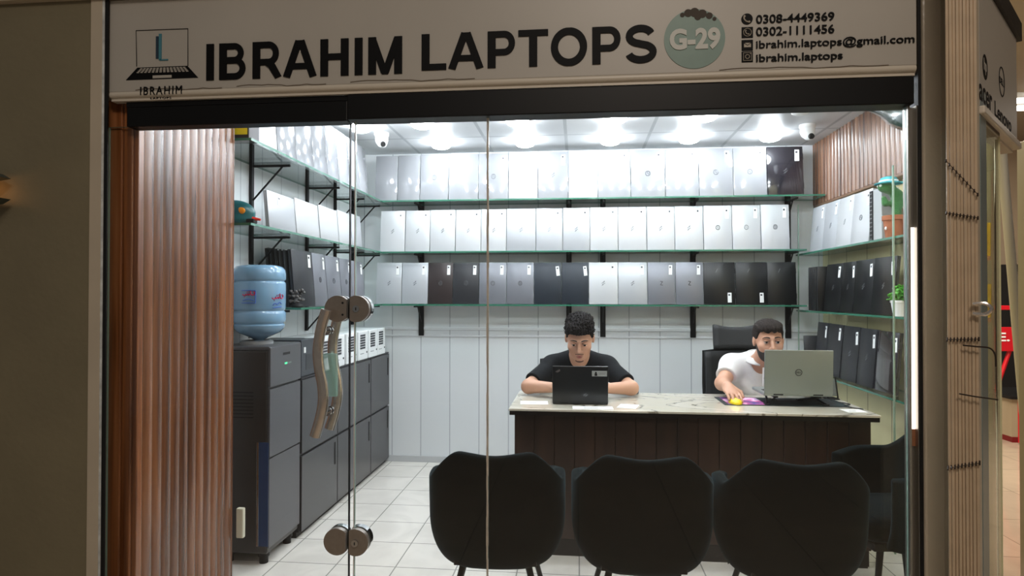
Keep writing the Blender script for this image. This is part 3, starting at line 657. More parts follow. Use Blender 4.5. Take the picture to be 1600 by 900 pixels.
# ------------------------------------------------------------------ shelves
ZS = (2.10, 1.70, 1.29); ZN = ('top', 'middle', 'lowest')
def shelf(lo, hi, label):
    m = MB(); m.box2(lo, hi)
    for f in m.bm.faces: f.material_index = 0 if abs(f.normal.z) > .9 else 1
    o = obj('glass_shelf', m, [shelf_m, edge_m]); tag(o, label, 'shelf', 'green edged glass wall shelves'); return o
for z, n_ in zip(ZS, ZN):
    shelf((-1.525, B - .27, z - .012), (1.66 if z < 2 else 1.79, B - .022, z), '%s green edged glass shelf on the back wall' % n_)
    shelf((-1.829, 2.86 if z > 1.5 else 3.41, z - .012), (-1.53, B - .014, z), '%s green edged glass shelf on the left wall' % n_)
ZR = (1.675, 1.25, .812)
XRF = 1.665
for z, n_ in zip(ZR, ('upper', 'middle', 'lower')):
    shelf((XRF, 3.42, z - .012), (1.798 if z > 1.7 else 1.868, B - .014, z), '%s green edged glass shelf on the right wall' % n_)
for y, l_ in ((3.57, 'near end of the right wall shelves'), (5.04, 'far end of the right wall shelves')):
    o = obj('glass_upright', MB().box2((XRF - .010, y, .0), (XRF - .002, y + .008, 2.05)), mat('glass_upright_edge', (140, 164, 148), .2, coat=.5)); tag(o, 'thin green glass upright at the %s' % l_, 'glass upright')
def upright(loc, rotz, label, group, zlo, zhi):
    pw = .021 if rotz == 0 else .013
    t = thing('shelf_upright', label, 'shelf bracket', loc, (0, 0, rotz), group)
    obj('post', MB().box2((-pw, -.018, zlo), (pw, -.001, zhi), .001), black_metal, t)
    for z in ZS:
        b = MB(); b.box2((-.006, -.235, z - .026), (.006, -.018, z - .0135)); q = .125 if rotz == 0 else (.19 if z > 1.5 else .14); b.cyl((0, -q, z - .024), (0, -.018, z - q - .02), .0055, n=8); b.box((0, -q, z - .021), (.016, .04, .012), None, .003)
        obj('bracket', b, black_metal, t)
for x, w_ in ((-1.275, 'leftmost black shelf post on the back wall'), (-.074, 'black shelf post on the back wall behind the person in black'), (.194, 'black shelf post on the back wall just right of the person in black'), (.892, 'black shelf post on the back wall left of the person in white'), (1.608, 'rightmost black shelf post on the back wall')):
    upright((x, B, 0), 0, w_, 'black shelf posts', 1.03, 2.3)
for y, w_ in ((3.41, 'black shelf post on the left wall above the water bottle'), (4.15, 'second black shelf post from the glass on the left wall'), (4.65, 'third black shelf post from the glass on the left wall'), (5.03, 'black shelf post on the left wall by the back corner')):
    upright((-1.83, y, 0), PI / 2, w_, 'black shelf posts', 1.12, 2.3)

# ------------------------------------------------------------------ laptops
LC = {
 'white': mat('laptop_white_gloss', (150, 152, 157), .10, coat=.6, spec=.6),
 'silver': mat('laptop_silver', (184, 187, 192), .34, .25, noise=.02, nscale=90),
 'pale': mat('laptop_pale', (200, 202, 205), .3, .1),
 'grey': mat('laptop_grey', (128, 130, 138), .34, .35, noise=.03, nscale=90),
 'brown': mat('laptop_dark_brown', (52, 44, 44), .35, .2),
 'navy': mat('laptop_navy', (40, 47, 56), .38, .2, noise=.1, nscale=20),
 'dark': mat('laptop_dark_grey', (44, 45, 49), .4, .2, noise=.08, nscale=16),
 'black': mat('laptop_black', (20, 22, 24), .33, .1, noise=.12, nscale=10),
 'glossblack': mat('laptop_gloss_black', (38, 36, 42), .10, coat=.7)}
CN = {'white': 'glossy white', 'silver': 'silver', 'pale': 'pale silver', 'grey': 'grey', 'brown': 'dark brown', 'navy': 'dark slate', 'dark': 'dark grey', 'black': 'black', 'glossblack': 'glossy black'}
basem = mat('laptop_base_dark', (48, 49, 52), .5); base_light = mat('laptop_base_light', (170, 172, 175), .4)
logo_dark = mat('logo_dark', (52, 54, 60), .3, .5); logo_soft = mat('logo_soft', (140, 144, 150), .25, .7); logo_black = mat('logo_black', (12, 12, 14), .3)
tagdot = mat('tag_print', (60, 62, 72), .6)
LW, LH, LT = .24, .34, .022
def lm(fn):
    m = MB(); fn(m); return m
def _lid(m): m.box2((-LW / 2, -LT / 2, 0), (LW / 2, -LT / 2 + .0075, LH), .0028, 2)
def _base(m):
    m.box2((-LW / 2 + .001, -LT / 2 + .0083, .001), (LW / 2 - .001, LT / 2, LH - .001), .003, 2)
    m.box2((LW / 2 - .004, -LT / 2 + .001, .05), (LW / 2 + .0015, -LT / 2 + .012, .09)).box2((LW / 2 - .004, -LT / 2 + .001, LH - .09), (LW / 2 + .0015, -LT / 2 + .012, LH - .05))
_me = {}
def cached(key, build):
    if key not in _me: _me[key] = build()
    return _me[key]
def lid_mesh(c): return cached('lid' + c, lambda: lm(_lid).mesh('lid', LC[c], True))
def base_mesh(d): return cached('base' + str(d), lambda: lm(_base).mesh('base', basem if d else base_light, True))
def _ring(m):
    m.tube([(.0165 * math.cos(k * PI / 14), -LT / 2 - .0004, LH / 2 + .0165 * math.sin(k * PI / 14)) for k in range(28)], .0020, 6, True)
    for dx, dz in ((-.004, .004), (.005, -.003)): m.box((dx, -LT / 2 - .0004, LH / 2 + dz), (.003, .001, .016), (0, .35, 0))
def _slash(m):
    for i, (dx, l, dz) in enumerate(((-.0150, .015, -.006), (-.0050, .027, .003), (.0050, .027, -.003), (.0150, .015, .006))): m.box((dz, -LT / 2 - .0004, LH / 2 + dx), (l, .001, .0034), (0, -.45, 0))
def _zed(m):
    y = -LT / 2 - .0004; k = .014
    m.box((0, y, LH / 2 + k), (.024, .001, .0055), (0, .12, 0)).box((0, y, LH / 2 - k), (.024, .001, .0055), (0, .12, 0)).box((0, y, LH / 2), (.0055, .001, .034), (0, .62, 0))
def _bar(m): m.box((-.02, -LT / 2 - .0004, LH * .8), (.006, .001, .035), (0, .5, 0))
LOGO = {'ring': (_ring, logo_dark), 'ringk': (_ring, logo_black), 'rings': (_ring, logo_soft), 'slash': (_slash, logo_dark), 'slashs': (_slash, logo_soft), 'zed': (_zed, logo_black), 'bar': (_bar, logo_soft)}
LN = {'ring': 'round logo', 'ringk': 'bold black round logo', 'rings': 'faint round logo', 'slash': 'slanted logo', 'slashs': 'faint slanted logo', 'zed': 'black Z logo', 'bar': 'small corner mark', None: 'plain lid'}
TAGS = {'tr': (LW / 2 - .040, LH - .062, .02), 'tr2': (LW / 2 - .030, LH - .070, -.12), 'br': (LW / 2 - .045, .055, .0), 'tl': (-.02, LH - .07, .1)}
def tag_mesh(k):
    x, z, a = TAGS[k]
    return cached('tag' + k, lambda: MB().box((x, -LT / 2 - .0012, z), (.030, .0012, .078), (0, a, 0)).mesh('price_tag', paper))
def print_mesh(k):
    x, z, a = TAGS[k]
    def b():
        m = MB(); m.box((x - .003, -LT / 2 - .0022, z + .022), (.014, .0008, .013), (0, a, 0))
        return m.mesh('print', tagdot)
    return cached('print' + k, b)
def laptop(loc, rot, w, h, color, logo, tg, label, group):
    t = thing('laptop', label, 'laptop', loc, rot, group); t.scale = (w / LW, 1, h / LH)
    obj('lid', lid_mesh(color), None, t); obj('base', base_mesh(color in ('black', 'dark', 'navy', 'brown', 'glossblack')), None, t)
    if logo:
        f, mm = LOGO[logo]; obj('logo', cached('logo' + logo, lambda: lm(f).mesh('logo', mm)), None, t)
    if tg:
        g = obj('price_tag', tag_mesh(tg), None, t); obj('print', print_mesh(tg), None, g)
    return t
LEAN = math.radians(5)
def back_row(zi, edges, ytops, items):
    z = ZS[zi]; yb = 4.925
    for i, (c, lg, tg) in enumerate(items):
        xa = at_Y(edges[i], 400, yb).x; xb = at_Y(edges[i + 1], 400, yb).x
        f = i / max(1, len(items) - 1); yt = ytops[0] + (ytops[1] - ytops[0]) * f
        h = (at_Y((edges[i] + edges[i + 1]) / 2, yt, yb + .03).z - z) / math.cos(LEAN)
        lb = '%s laptop, %s, %s from left on the %s back shelf' % (CN[c], LN[lg], ORD[i], ZN[zi])
        laptop(((xa + xb) / 2, yb + .012 + random.uniform(0, .006), z + .0012), (-LEAN + random.uniform(-.01, .01), random.uniform(-.004, .004), random.uniform(-.02, .02)), xb - xa - .004, h, c, lg, tg, lb, 'laptops standing on the %s back shelf' % ZN[zi])
w, s_, pl = 'white', 'silver', 'pale'
back_row(0, [585, 620, 655, 700, 747, 794, 840, 888, 934, 986, 1040, 1093, 1147, 1200, 1258], (244, 229),
    [(w, None, None), (w, None, None), (w, 'rings', None), (w, 'slashs', None), (w, 'rings', 'tr'), (s_, None, None), (w, 'slashs', 'tr'), (pl, 'slashs', None), (w, None, 'tr'), (w, 'ring', 'tr'), (w, 'slashs', 'tr'), (w, 'rings', 'tr'), (w, 'rings', 'tr'), ('glossblack', 'slashs', 'tr')])
back_row(1, [593, 632, 671, 711, 751, 791, 837, 879, 922, 966, 1011, 1055, 1100, 1145, 1190, 1235], (330, 320),
    [(pl, 'slashs', 'tr'), (pl, 'slash', 'tr'), (pl, 'slash', 'tr'), (pl, 'slash', 'tr'), (pl, 'slash', 'tr'), (s_, 'slashs', None), (s_, 'slashs', 'tr'), (s_, 'slash', 'tr'), (pl, 'slash', 'tr'), (pl, 'slash', 'tr'), (pl, 'slash', 'tr'), (pl, 'slash', 'tr'), (pl, 'ringk', 'tr'), (pl, 'rings', 'tr'), (pl, 'ring', 'tr')])
back_row(2, [587, 627, 668, 707, 748, 791, 834, 877, 920, 966, 1012, 1056, 1100, 1150, 1200, 1246], (411, 410),
    [(s_, 'slash', 'tr'), (s_, 'slash', 'tr'), ('brown', 'rings', 'tr'), ('dark', 'rings', 'tr'), ('grey', 'ring', 'tr'), ('grey', 'ring', 'tr'), ('navy', None, 'tr2'), ('navy', None, 'tr2'), (pl, 'slash', 'tr'), (s_, 'slash', 'tr'), ('grey', 'zed', 'tr'), ('grey', 'zed', 'tr'), ('black', 'bar', 'br'), ('black', 'bar', 'br'), ('black', 'bar', None)])
def side_row(x, rotz, edges, zb, h, items, names, group, label, wscale=1.0):
    ys = [at_X(e, 400, x).y for e in edges]
    for i, (c, lg, tg) in enumerate(items):
        ya, yb = sorted((ys[i], ys[i + 1])); hh = h[0] + (h[1] - h[0]) * i / max(1, len(items) - 1)
        lb = '%s laptop, %s, %s' % (CN[c], LN[lg], label % names[i])
        laptop((x + (.012 if x > 0 else -.012), (ya + yb) / 2, zb + .0012), (-LEAN, 0, rotz + random.uniform(-.02, .02)), yb - ya - .005, hh, c, lg, tg, lb, group)
XL = -1.575
side_row(XL, PI / 2, [400, 434, 465, 491, 513, 531, 549, 563, 576], ZS[0], (.375, .365), [(s_, None, None), (w, None, None), (w, None, None), (w, None, None), (w, None, None), (w, None, None), (s_, None, None), (w, None, None)], ORD, 'laptops on the top left shelf', '%s from glass front on top left shelf')
side_row(XL, PI / 2, [421, 464, 501, 531, 551, 567], ZS[1], (.20, .235), [(s_, None, 'tl'), (pl, None, None), (pl, None, None), (pl, None, None), (s_, None, None)], ORD, 'laptops on the middle left shelf', '%s from glass front on middle left shelf')
side_row(XL, PI / 2, [462, 494, 514, 536, 553, 572], ZS[2], (.33, .315), [('dark', None, 'tr'), ('grey', 'ring', 'tr'), ('grey', 'ring', 'tr'), ('grey', 'ring', 'tr'), ('grey', None, 'tr')], ORD, 'laptops on the lowest left shelf', '%s from glass front on lowest left shelf')
y0 = at_X(462, 400, XL).y; y1 = at_X(494, 400, XL).y
for k in range(5):
    laptop((XL - .041 - k * .026, (y0 + y1) / 2, ZS[2] + .0012), (-LEAN, 0, PI / 2), y1 - y0 - .005, .325 + .003 * k, 'black', None, None, 'black laptop, %s behind the front one of the stack beside the water bottle' % ORD[k], 'black laptops stacked on the lowest left shelf')
XR = 1.712
side_row(XR, -PI / 2, [1264, 1284, 1305, 1328, 1356], ZR[0], (.335, .325), [(s_, 'slashs', 'tr'), (s_, 'slashs', 'tr'), (pl, 'slashs', 'tr'), (pl, 'rings', 'tr')], ['first', 'second', 'third', 'fourth'], 'laptops on the upper right shelf', '%s from back wall on upper right shelf')
side_row(XR, -PI / 2, [1286, 1310, 1331, 1359, 1393], ZR[1], (.325, .33), [('black', 'slashs', 'tr'), ('black', 'slashs', 'tr2'), ('black', 'slashs', 'tr2'), ('black', 'slashs', 'tr2')], ['first', 'second', 'third', 'fourth'], 'laptops on the middle right shelf', '%s tagged one from back wall on middle right shelf')
side_row(XR, -PI / 2, [1271, 1287, 1310, 1336, 1362, 1397], ZR[2], (.355, .345), [('dark', None, 'tr'), ('dark', None, 'tr'), ('dark', 'slashs', 'tr2'), ('dark', 'slashs', 'tr2'), ('glossblack', None, 'tr2')], ORD, 'laptops on the lower right shelf', '%s from back wall on lower right shelf')
ya = at_X(1286, 400, XR).y
for k in range(5):
    laptop((XR + .075, ya + .045 + k * .042, ZR[1] + .0012), (0, 0, random.uniform(-.03, .03)), .20, .315, 'black', None, None, 'thin black laptop standing edge out, %s from the tagged row on middle right shelf' % ORD[k], 'black laptops standing edge out')
laptop((1.765, 4.95, ZR[2] + .0012), (-LEAN, 0, .0), .19, .25, 'dark', None, None, 'dark grey closed laptop facing the glass at the far end of the lower right shelf', 'laptops on the lower right shelf')
# vented device, cactus toy and plant on the right shelves
t = thing('vented_device', 'grey device with black vented side at the near end of the upper right shelf', 'device', (1.755, at_X(1366, 330, 1.71).y, ZR[0]))
obj('case', MB().box2((-.045, -.09, 0), (.05, .05, .30), .004), mat('device_grey', (172, 176, 176), .4), t)
m = MB(); m.box2((-.05, .012, .004), (-.0455, .049, .296))
obj('vent', m, black_matte, t); m = MB()
for i in range(12): m.box2((-.052, .016, .012 + i * .024), (-.0502, .045, .018 + i * .024))
obj('louvre', m, mat('louvre_grey', (110, 112, 112), .5), t)
q = at_X(1398, 370, 1.735); cy_ = q.y
t = thing('cactus_toy', 'green plush cactus toy with blue hat in a brown pot on the upper right shelf', 'toy', (1.735, cy_, ZR[0]))
obj('pot', MB().lathe([(.044, 0), (.056, .10), (.062, .10), (.062, .125), (.052, .125), (.046, .105), (.002, .105)], n=30), mat('terracotta_felt', (150, 88, 56), .8, noise=.1, nscale=30), t, True)
F = Field((-.13, -.08, .08), (.10, .08, .40), .004)
F.cap((.01, 0, .10), (.012, 0, .24), .023, .026); F.cap((.012, 0, .24), (-.035, 0, .285), .027, .026); F.ell((-.045, 0, .283), (.042, .032, .030))
F.cap((-.0, 0, .19), (-.048, 0, .195), .014); F.cap((-.048, 0, .195), (-.056, 0, .222), .013); F.cap((.02, 0, .18), (.05, -.01, .2), .013)
obj('cactus', F.mesh('cactus', mat('plush_green', (40, 104, 48), .9, sheen=.4, bump=.5, bscale=140)), None, t)
h_ = obj('hat', MB().lathe([(.07, .300), (.072, .304), (.045, .312), (.040, .334), (.020, .342), (.002, .343)], (-.03, 0, 0), 28), mat('hat_teal', (70, 168, 178), .8), t, True)
obj('hat_band', MB().tube([(-.03 + .044 * math.cos(k * PI / 12), .044 * math.sin(k * PI / 12), .316) for k in range(24)], .005, 6, True), white_plastic, h_)
for s2 in (-1, 1): obj('eye', MB().ball((-.078, .014 * s2, .290), .008), white_plastic, t, True)
obj('button', MB().ball((-.052, -.012, .055), .008, (.6, 1, 1.2)), white_plastic, t, True)
q = at_X(1408, 495, 1.74)
t = thing('potted_plant', 'small green leafy plant in a white pot on the middle right shelf', 'plant', (1.725, q.y - .02, ZR[1]))
obj('pot', MB().lathe([(.032, 0), (.043, .072), (.047, .072), (.047, .085), (.040, .085), (.036, .07), (.002, .07)], n=28), white_plastic, t, True)
m = MB()
for i in range(150):
    a = random.uniform(0, 2 * PI); e = random.uniform(.05, 1.45); r = random.uniform(.03, .066); c = Vector((r * math.cos(a) * math.cos(e), r * math.sin(a) * math.cos(e), .085 + r * 1.25 * math.sin(e)))
    m.ball(c, random.uniform(.007, .012), (1, 1, .35), (random.uniform(-1, 1), random.uniform(-1, 1), a), 6, 4)
obj('foliage', m, mat('plant_green', (74, 156, 42), .5, noise=.4, nscale=40), t, True)
m = MB()
for i in range(9):
    a = i * .7; m.tube([(0, 0, .068), (.02 * math.cos(a), .02 * math.sin(a), .10), (.035 * math.cos(a), .035 * math.sin(a), .13)], .0018, 5)
obj('stem', m, mat('stem_green', (88, 110, 46), .6), t)

# ------------------------------------------------------------------ left: dispenser, bottle, cabinets, white computers
DX0, DX1, DY0, DY1, DH = -1.828, -1.542, 3.075, 3.435, 1.10
dk = mat('dispenser_dark', (48, 45, 43), .35, noise=.06, nscale=6); dg = mat('dispenser_grey', (84, 84, 87), .3, .3)
t = thing('water_dispenser', 'dark floor standing water dispenser at the left holding a blue bottle', 'water dispenser', ((DX0 + DX1) / 2, (DY0 + DY1) / 2, 0))
hx, hy = (DX1 - DX0) / 2, (DY1 - DY0) / 2
obj('body', MB().box2((-hx, -hy, .06), (hx - .010, hy, DH - .02), .008), dk, t)
obj('front_panel', MB().box2((hx - .010, -hy + .002, .09), (hx, hy - .002, .535), .003), dg, t)
obj('front_door', MB().box2((hx - .010, -hy + .002, .542), (hx + .002, hy - .002, .885), .003), dg, t)
ctl = obj('control_panel', MB().box2((hx - .010, -hy + .002, .895), (hx + .004, hy - .002, DH - .004), .004), dg, t)
for i in range(5): obj('indicator', MB().box((hx + .0045, -.015 + i * .016, 1.0), (.001, .008, .008)), mat('led_green', (70, 255, 150), .4, emit=2.5) if i < 2 else mat('led_off', (130, 150, 140), .4), ctl)
obj('handle_slot', MB().box2((hx + .003, -.04, 1.045), (hx + .0048, .04, 1.058)), black_matte, ctl)
obj('top_plate', MB().box2((-hx, -hy, DH - .02), (hx, hy, DH), .006), dg, t)
obj('collar', MB().lathe([(.085, DH), (.085, DH + .014), (.074, DH + .02), (.066, DH + .02), (.066, DH)], (-.02, .0, 0), 30), mat('collar_grey', (140, 142, 144), .3), t, True)
obj('corner_strip', MB().box2((hx - .052, -hy - .004, .10), (hx - .002, -hy + .001, .62), .002), mat('blue_film', (38, 58, 92), .25), t)
obj('side_trim', MB().box2((hx - .064, -hy - .003, .10), (hx - .054, -hy + .001, .62), .001), chrome, t)
st = obj('sticker', MB().box2((-.13, -hy - .0015, .955), (-.075, -hy, 1.0)), mat('pale_sticker', (196, 200, 176), .6), t)
obj('sticker_strip', MB().box2((-.13, -hy - .0018, 1.0), (-.075, -hy, 1.01)), mat('sticker_teal', (60, 130, 150), .6), st)
m = MB()
for i in range(8): m.box2((-.10, -hy - .001, .74 + i * .018), (.06, -hy + .002, .746 + i * .018))
obj('vent_slots', m, black_matte, t)
for sx in (-1, 1):
    for sy in (-1, 1): obj('caster', MB().cyl((sx * (hx - .05), sy * (hy - .05), .0), (sx * (hx - .05), sy * (hy - .05), .035), .022, n=16).cyl((sx * (hx - .05), sy * (hy - .05), .035), (sx * (hx - .05), sy * (hy - .05), .065), .028, n=16), black_metal, t, True)
bx, by = -1.688, 3.25
t = thing('water_bottle', 'blue ribbed water bottle with red script upside down on the dispenser', 'bottle', (bx, by, DH + .001))
bl = mat('bottle_blue', (122, 160, 190), .12, coat=.5, noise=.12, nscale=7)
prof = [(.024, .0), (.026, .022), (.06, .040), (.108, .062), (.128, .085), (.131, .100), (.124, .108), (.131, .116), (.135, .124), (.135, .160), (.131, .170), (.126, .176), (.131, .183), (.134, .190), (.134, .318), (.131, .326), (.126, .332), (.131, .338), (.134, .344), (.134, .372), (.130, .392), (.118, .408), (.09, .417), (.002, .418)]
obj('shell', MB().lathe(prof, n=40), bl, t, True)
red_ink = mat('red_ink', (178, 30, 80), .5); blue_ink = mat('blue_ink', (40, 90, 190), .5)
def on_bottle(u, v, r=.1362): a = u / .135; return (r * math.cos(a), r * math.sin(a), v)
def scr(strokes, u0, v0, k, mm, wd):
    m = MB()
    for st_ in strokes: m.tube([on_bottle(u0 + x * k, v0 + y * k) for x, y in [(p.x, p.y) for p in smooth_path([(a, b, 0) for a, b in st_], 4)]], wd, 5)
    obj('script', m, mm, t)
SCR = [[(0, 0), (.3, -.25), (.8, -.2), (.9, .2)], [(.9, .0), (1.2, -.2), (1.5, .15), (1.7, -.2), (2.0, .2)], [(2.1, .9), (2.15, .2), (2.5, -.2), (3, 0), (3.1, .5), (2.8, .6)], [(1.2, .5), (1.25, .55)], [(1.6, .6), (1.65, .65)], [(.5, -.6), (.55, -.62)]]
scr(SCR, -.085, .245, .024, red_ink, .0030); scr([[(0, 0), (.6, .5), (1.2, .2), (1.8, .7), (2.6, .4)], [(0, -.6), (2.6, -.3)]], -.08, .205, .022, blue_ink, .0020)
scr(SCR, -.232, .262, .020, red_ink, .0030); scr([[(-.3, 1.6), (3.3, 1.6)], [(-.3, -1.6), (3.3, -1.6)], [(3.3, 1.6), (3.3, -1.6)], [(0, -1), (1.5, -.6), (3, -1)]], -.232, .250, .02, blue_ink, .0020)

cabm = mat('cabinet_dark', (50, 50, 53), .3, noise=.12, nscale=7, coat=.15); cabm2 = mat('cabinet_carcass', (34, 35, 38), .4)
CX0, CX1 = -1.828, -1.55
units = [(3.45, 3.99, 'nearest the water dispenser'), (3.99, 4.655, 'in the middle of the row'), (4.655, 5.12, 'by the back wall')]
for (ya, yb, wh) in units:
    t = thing('cabinet', 'dark grey low cabinet with two tiers of doors %s' % wh, 'cabinet', ((CX0 + CX1) / 2, (ya + yb) / 2, 0), group='dark low cabinets')
    hx_, hy_ = (CX1 - CX0) / 2, (yb - ya) / 2 - .0015
    obj('carcass', MB().box2((-hx_, -hy_, .03), (hx_ - .004, hy_, .885), .002), cabm2, t)
    obj('top', MB().box2((-hx_, -hy_, .885), (hx_ + .006, hy_, .895), .002), cabm2, t)
    obj('plinth', MB().box2((-hx_, -hy_, 0), (hx_ - .02, hy_, .03)), black_matte, t)
    for (za, zb2) in ((.035, .455), (.470, .882)):
        d = obj('door', MB().box2((hx_ - .003, -hy_ + .003, za), (hx_ + .010, hy_ - .003, zb2), .003), cabm, t)
        obj('handle', MB().box2((hx_ + .010, hy_ - .05, zb2 - .17), (hx_ + .013, hy_ - .035, zb2 - .03), .001), black_matte, d)
wc = mat('computer_white', (232, 235, 236), .35); gr = mat('grille_dark', (46, 50, 56), .5)
ys_ = [3.69, 3.905, 4.14, 4.375, 4.60, 4.80]
for k, y in enumerate(ys_):
    t = thing('white_computer', 'white computer case with dark grille, %s from the glass front on the dark cabinets' % ORD[k], 'computer', (-1.672, y + .10, .8955), group='white computers on the cabinets')
    obj('case', MB().box2((-.135, -.098, 0), (.135, .098, .205), .006), wc, t)
    g = MB()
    for a in range(5):
        for b in range(6): g.box((.1355, -.062 + a * .022, .085 + b * .018), (.003, .016, .013))
    obj('grille', g, gr, t)
    obj('power_button', MB().cyl((.133, .07, .05), (.138, .07, .05), .007, n=14), gr, t)
    obj('drive_slot', MB().box((.1355, -.03, .045), (.002, .07, .006)), mat('slot_grey', (150, 155, 158), .4), t)
t = thing('dark_box', 'dark grey device with a white switch on the cabinet between dispenser and white computers', 'device', (-1.69, 3.57, .8955))
obj('case', MB().box2((-.135, -.095, 0), (.135, .095, .21), .005), mat('dark_device', (58, 62, 68), .4, noise=.15, nscale=14), t); obj('switch', MB().box((.137, -.055, .15), (.006, .022, .032), None, .002), white_plastic, t); obj('panel', MB().box((.1355, .02, .08), (.002, .11, .09)), mat('dark_device_panel', (40, 43, 48), .35), t)
# things on the left shelves
t = thing('dark_carton', 'dark box with a yellow label at the near end of the top left shelf', 'box', (-1.68, 2.925, ZS[0]))
obj('carton', MB().box2((-.13, -.05, 0), (.13, .05, .24), .003), mat('carton_dark', (44, 40, 42), .5), t); obj('yellow_label', MB().box2((.02, -.0515, .02), (.122, -.05, .062)), mat('label_yellow', (222, 200, 20), .5), t)
t = thing('teal_toy', 'teal rounded toy with orange patches and red tip on the middle left shelf', 'toy', (-1.68, 3.02, ZS[1]))
F = Field((-.16, -.09, -.005), (.11, .09, .16), .004); F.ell((-.02, 0, .065), (.105, .06, .066)); F.ell((-.03, 0, .03), (.11, .062, .03)); F.cut(lambda P: -P[..., 2] + .001)
bd = obj('body', F.mesh('body', mat('toy_teal', (22, 84, 88), .3)), None, t)
for x_ in (-.05, .035): obj('orange_patch', MB().ball((x_, -.051 + (.006 if x_ > 0 else -.003), .072), .022, (1.15, .35, .8)), mat('toy_orange', (232, 140, 20), .35), t, True)
obj('tip', MB().box2((.06, -.04, .012), (.10, .0, .034), .004), black_matte, t); obj('red_tip', MB().cyl((.085, -.02, .036), (.125, -.02, .03), .010, .005, 12), mat('toy_red', (224, 50, 30), .4), t, True)
t = thing('flower_ornament', 'small dark artificial flowers beside the water bottle on the lowest left shelf', 'ornament', (-1.570, 3.448, ZS[2]))
obj('base', MB().lathe([(.03, 0), (.036, .008), (.034, .016), (.002, .02)], n=18), black_matte, t, True)
m = MB()
for i in range(26): a = i * 2.4; r = .012 + .028 * (i / 26) ** .5; m.ball((r * math.cos(a), r * math.sin(a), .03 + .07 * random.random()), .011, (1, 1, .7), (random.random(), random.random(), 0), 7, 5)
obj('petals', m, mat('dark_petals', (70, 66, 64), .6, noise=.6, nscale=50), t, True)
o = obj('wall_socket', MB().box2((-1.596, 2.86, .22), (-1.56, 2.885, .36), .006), mat('socket_ivory', (206, 202, 180), .4)); tag(o, 'ivory socket box low on the end of the wood pilaster', 'socket')
# added glowing strip, no lamp: imitates a bright reflection beside the right pane
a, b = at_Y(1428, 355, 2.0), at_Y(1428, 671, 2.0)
o = thing('reflection_strip', 'glowing strip imitating a reflection in the channel at the right edge of the glass', 'light', (a.x, 2.009, b.z))
obj('tube', MB().box2((-.0058, -.002, 0), (.0058, .004, a.z - b.z), .001), mat('reflection_glow', (255, 246, 236), .4, emit=2.5), o)  # self-lit bar carrying the reflection's brightness, no lamp tube
obj('reflection_end', MB().box2((-.006, -.003, -.05), (.006, .0045, -.0005)), mat('reflection_copper', (170, 116, 84), .35, .4), o)  # orange lower end of the same reflection, painted as a solid piece
# ------------------------------------------------------------------ desk and what is on it
DXa, DXb, DYa, DYb, DZ = -.36, 1.475, 3.31, 3.93, .772
mm_ = bpy.data.materials.new('marble_top'); mm_.use_nodes = True; nt = mm_.node_tree; p_ = nt.nodes['Principled BSDF']
tc = nt.nodes.new('ShaderNodeTexCoord'); mp = nt.nodes.new('ShaderNodeMapping'); mp.inputs['Rotation'].default_value = (0, 0, .9); mp.inputs['Scale'].default_value = (1.0, 2.6, 1)
wv_ = nt.nodes.new('ShaderNodeTexNoise'); wv_.inputs['Scale'].default_value = 1.6; wv_.inputs['Detail'].default_value = 6; wv_.inputs['Distortion'].default_value = 1.2
rp = nt.nodes.new('ShaderNodeValToRGB'); e_ = rp.color_ramp.elements; e_[0].position = .46; e_[0].color = lin((206, 200, 184)) + (1,); e_[1].position = .54; e_[1].color = lin((214, 208, 194)) + (1,)
k_ = e_.new(.497); k_.color = lin((120, 112, 98)) + (1,); k_ = e_.new(.484); k_.color = lin((210, 204, 190)) + (1,); k_ = e_.new(.51); k_.color = lin((212, 206, 192)) + (1,)
nt.links.new(tc.outputs['Object'], mp.inputs[0]); nt.links.new(mp.outputs[0], wv_.inputs['Vector']); nt.links.new(wv_.outputs['Fac'], rp.inputs[0]); nt.links.new(rp.outputs[0], p_.inputs['Base Color'])
p_.inputs['Roughness'].default_value = .12; p_.inputs['Coat Weight'].default_value = .3
t = thing('desk', 'long dark wood counter desk with pale marble top', 'desk', ((DXa + DXb) / 2, (DYa + DYb) / 2, 0))
hx, hy = (DXb - DXa) / 2, (DYb - DYa) / 2
obj('top', MB().box2((-hx, -hy, DZ - .012), (hx, hy, DZ), .002), mm_, t)
obj('edge_band', MB().box2((-hx + .004, -hy + .004, DZ - .034), (hx - .004, hy - .004, DZ - .0125)), mat('desk_edge_dark', (18, 15, 15), .35), t)
m = MB(); npl = 17; wpl = (2 * hx - .05) / npl
for i in range(npl): m.box2((-hx + .025 + i * wpl + .0015, -hy + .05, .09), (-hx + .025 + (i + 1) * wpl - .0015, -hy + .068, DZ - .035), .002, 1)
obj('front_panel', m, woodm_dark, t)
obj('backing', MB().box2((-hx + .025, -hy + .0685, .09), (hx - .025, -hy + .078, DZ - .035)), black_matte, t)
for sx in (-1, 1): obj('side_panel', MB().box2((sx * (hx - .025) - .012 * (sx > 0), -hy + .079, .0), (sx * (hx - .025) + .012 * (sx < 0), hy - .03, DZ - .035), .002), woodm_dark, t)
obj('plinth', MB().box2((-hx + .04, -hy + .06, 0), (hx - .04, -hy + .078, .089)), mat('plinth_dark', (34, 32, 32), .5), t)

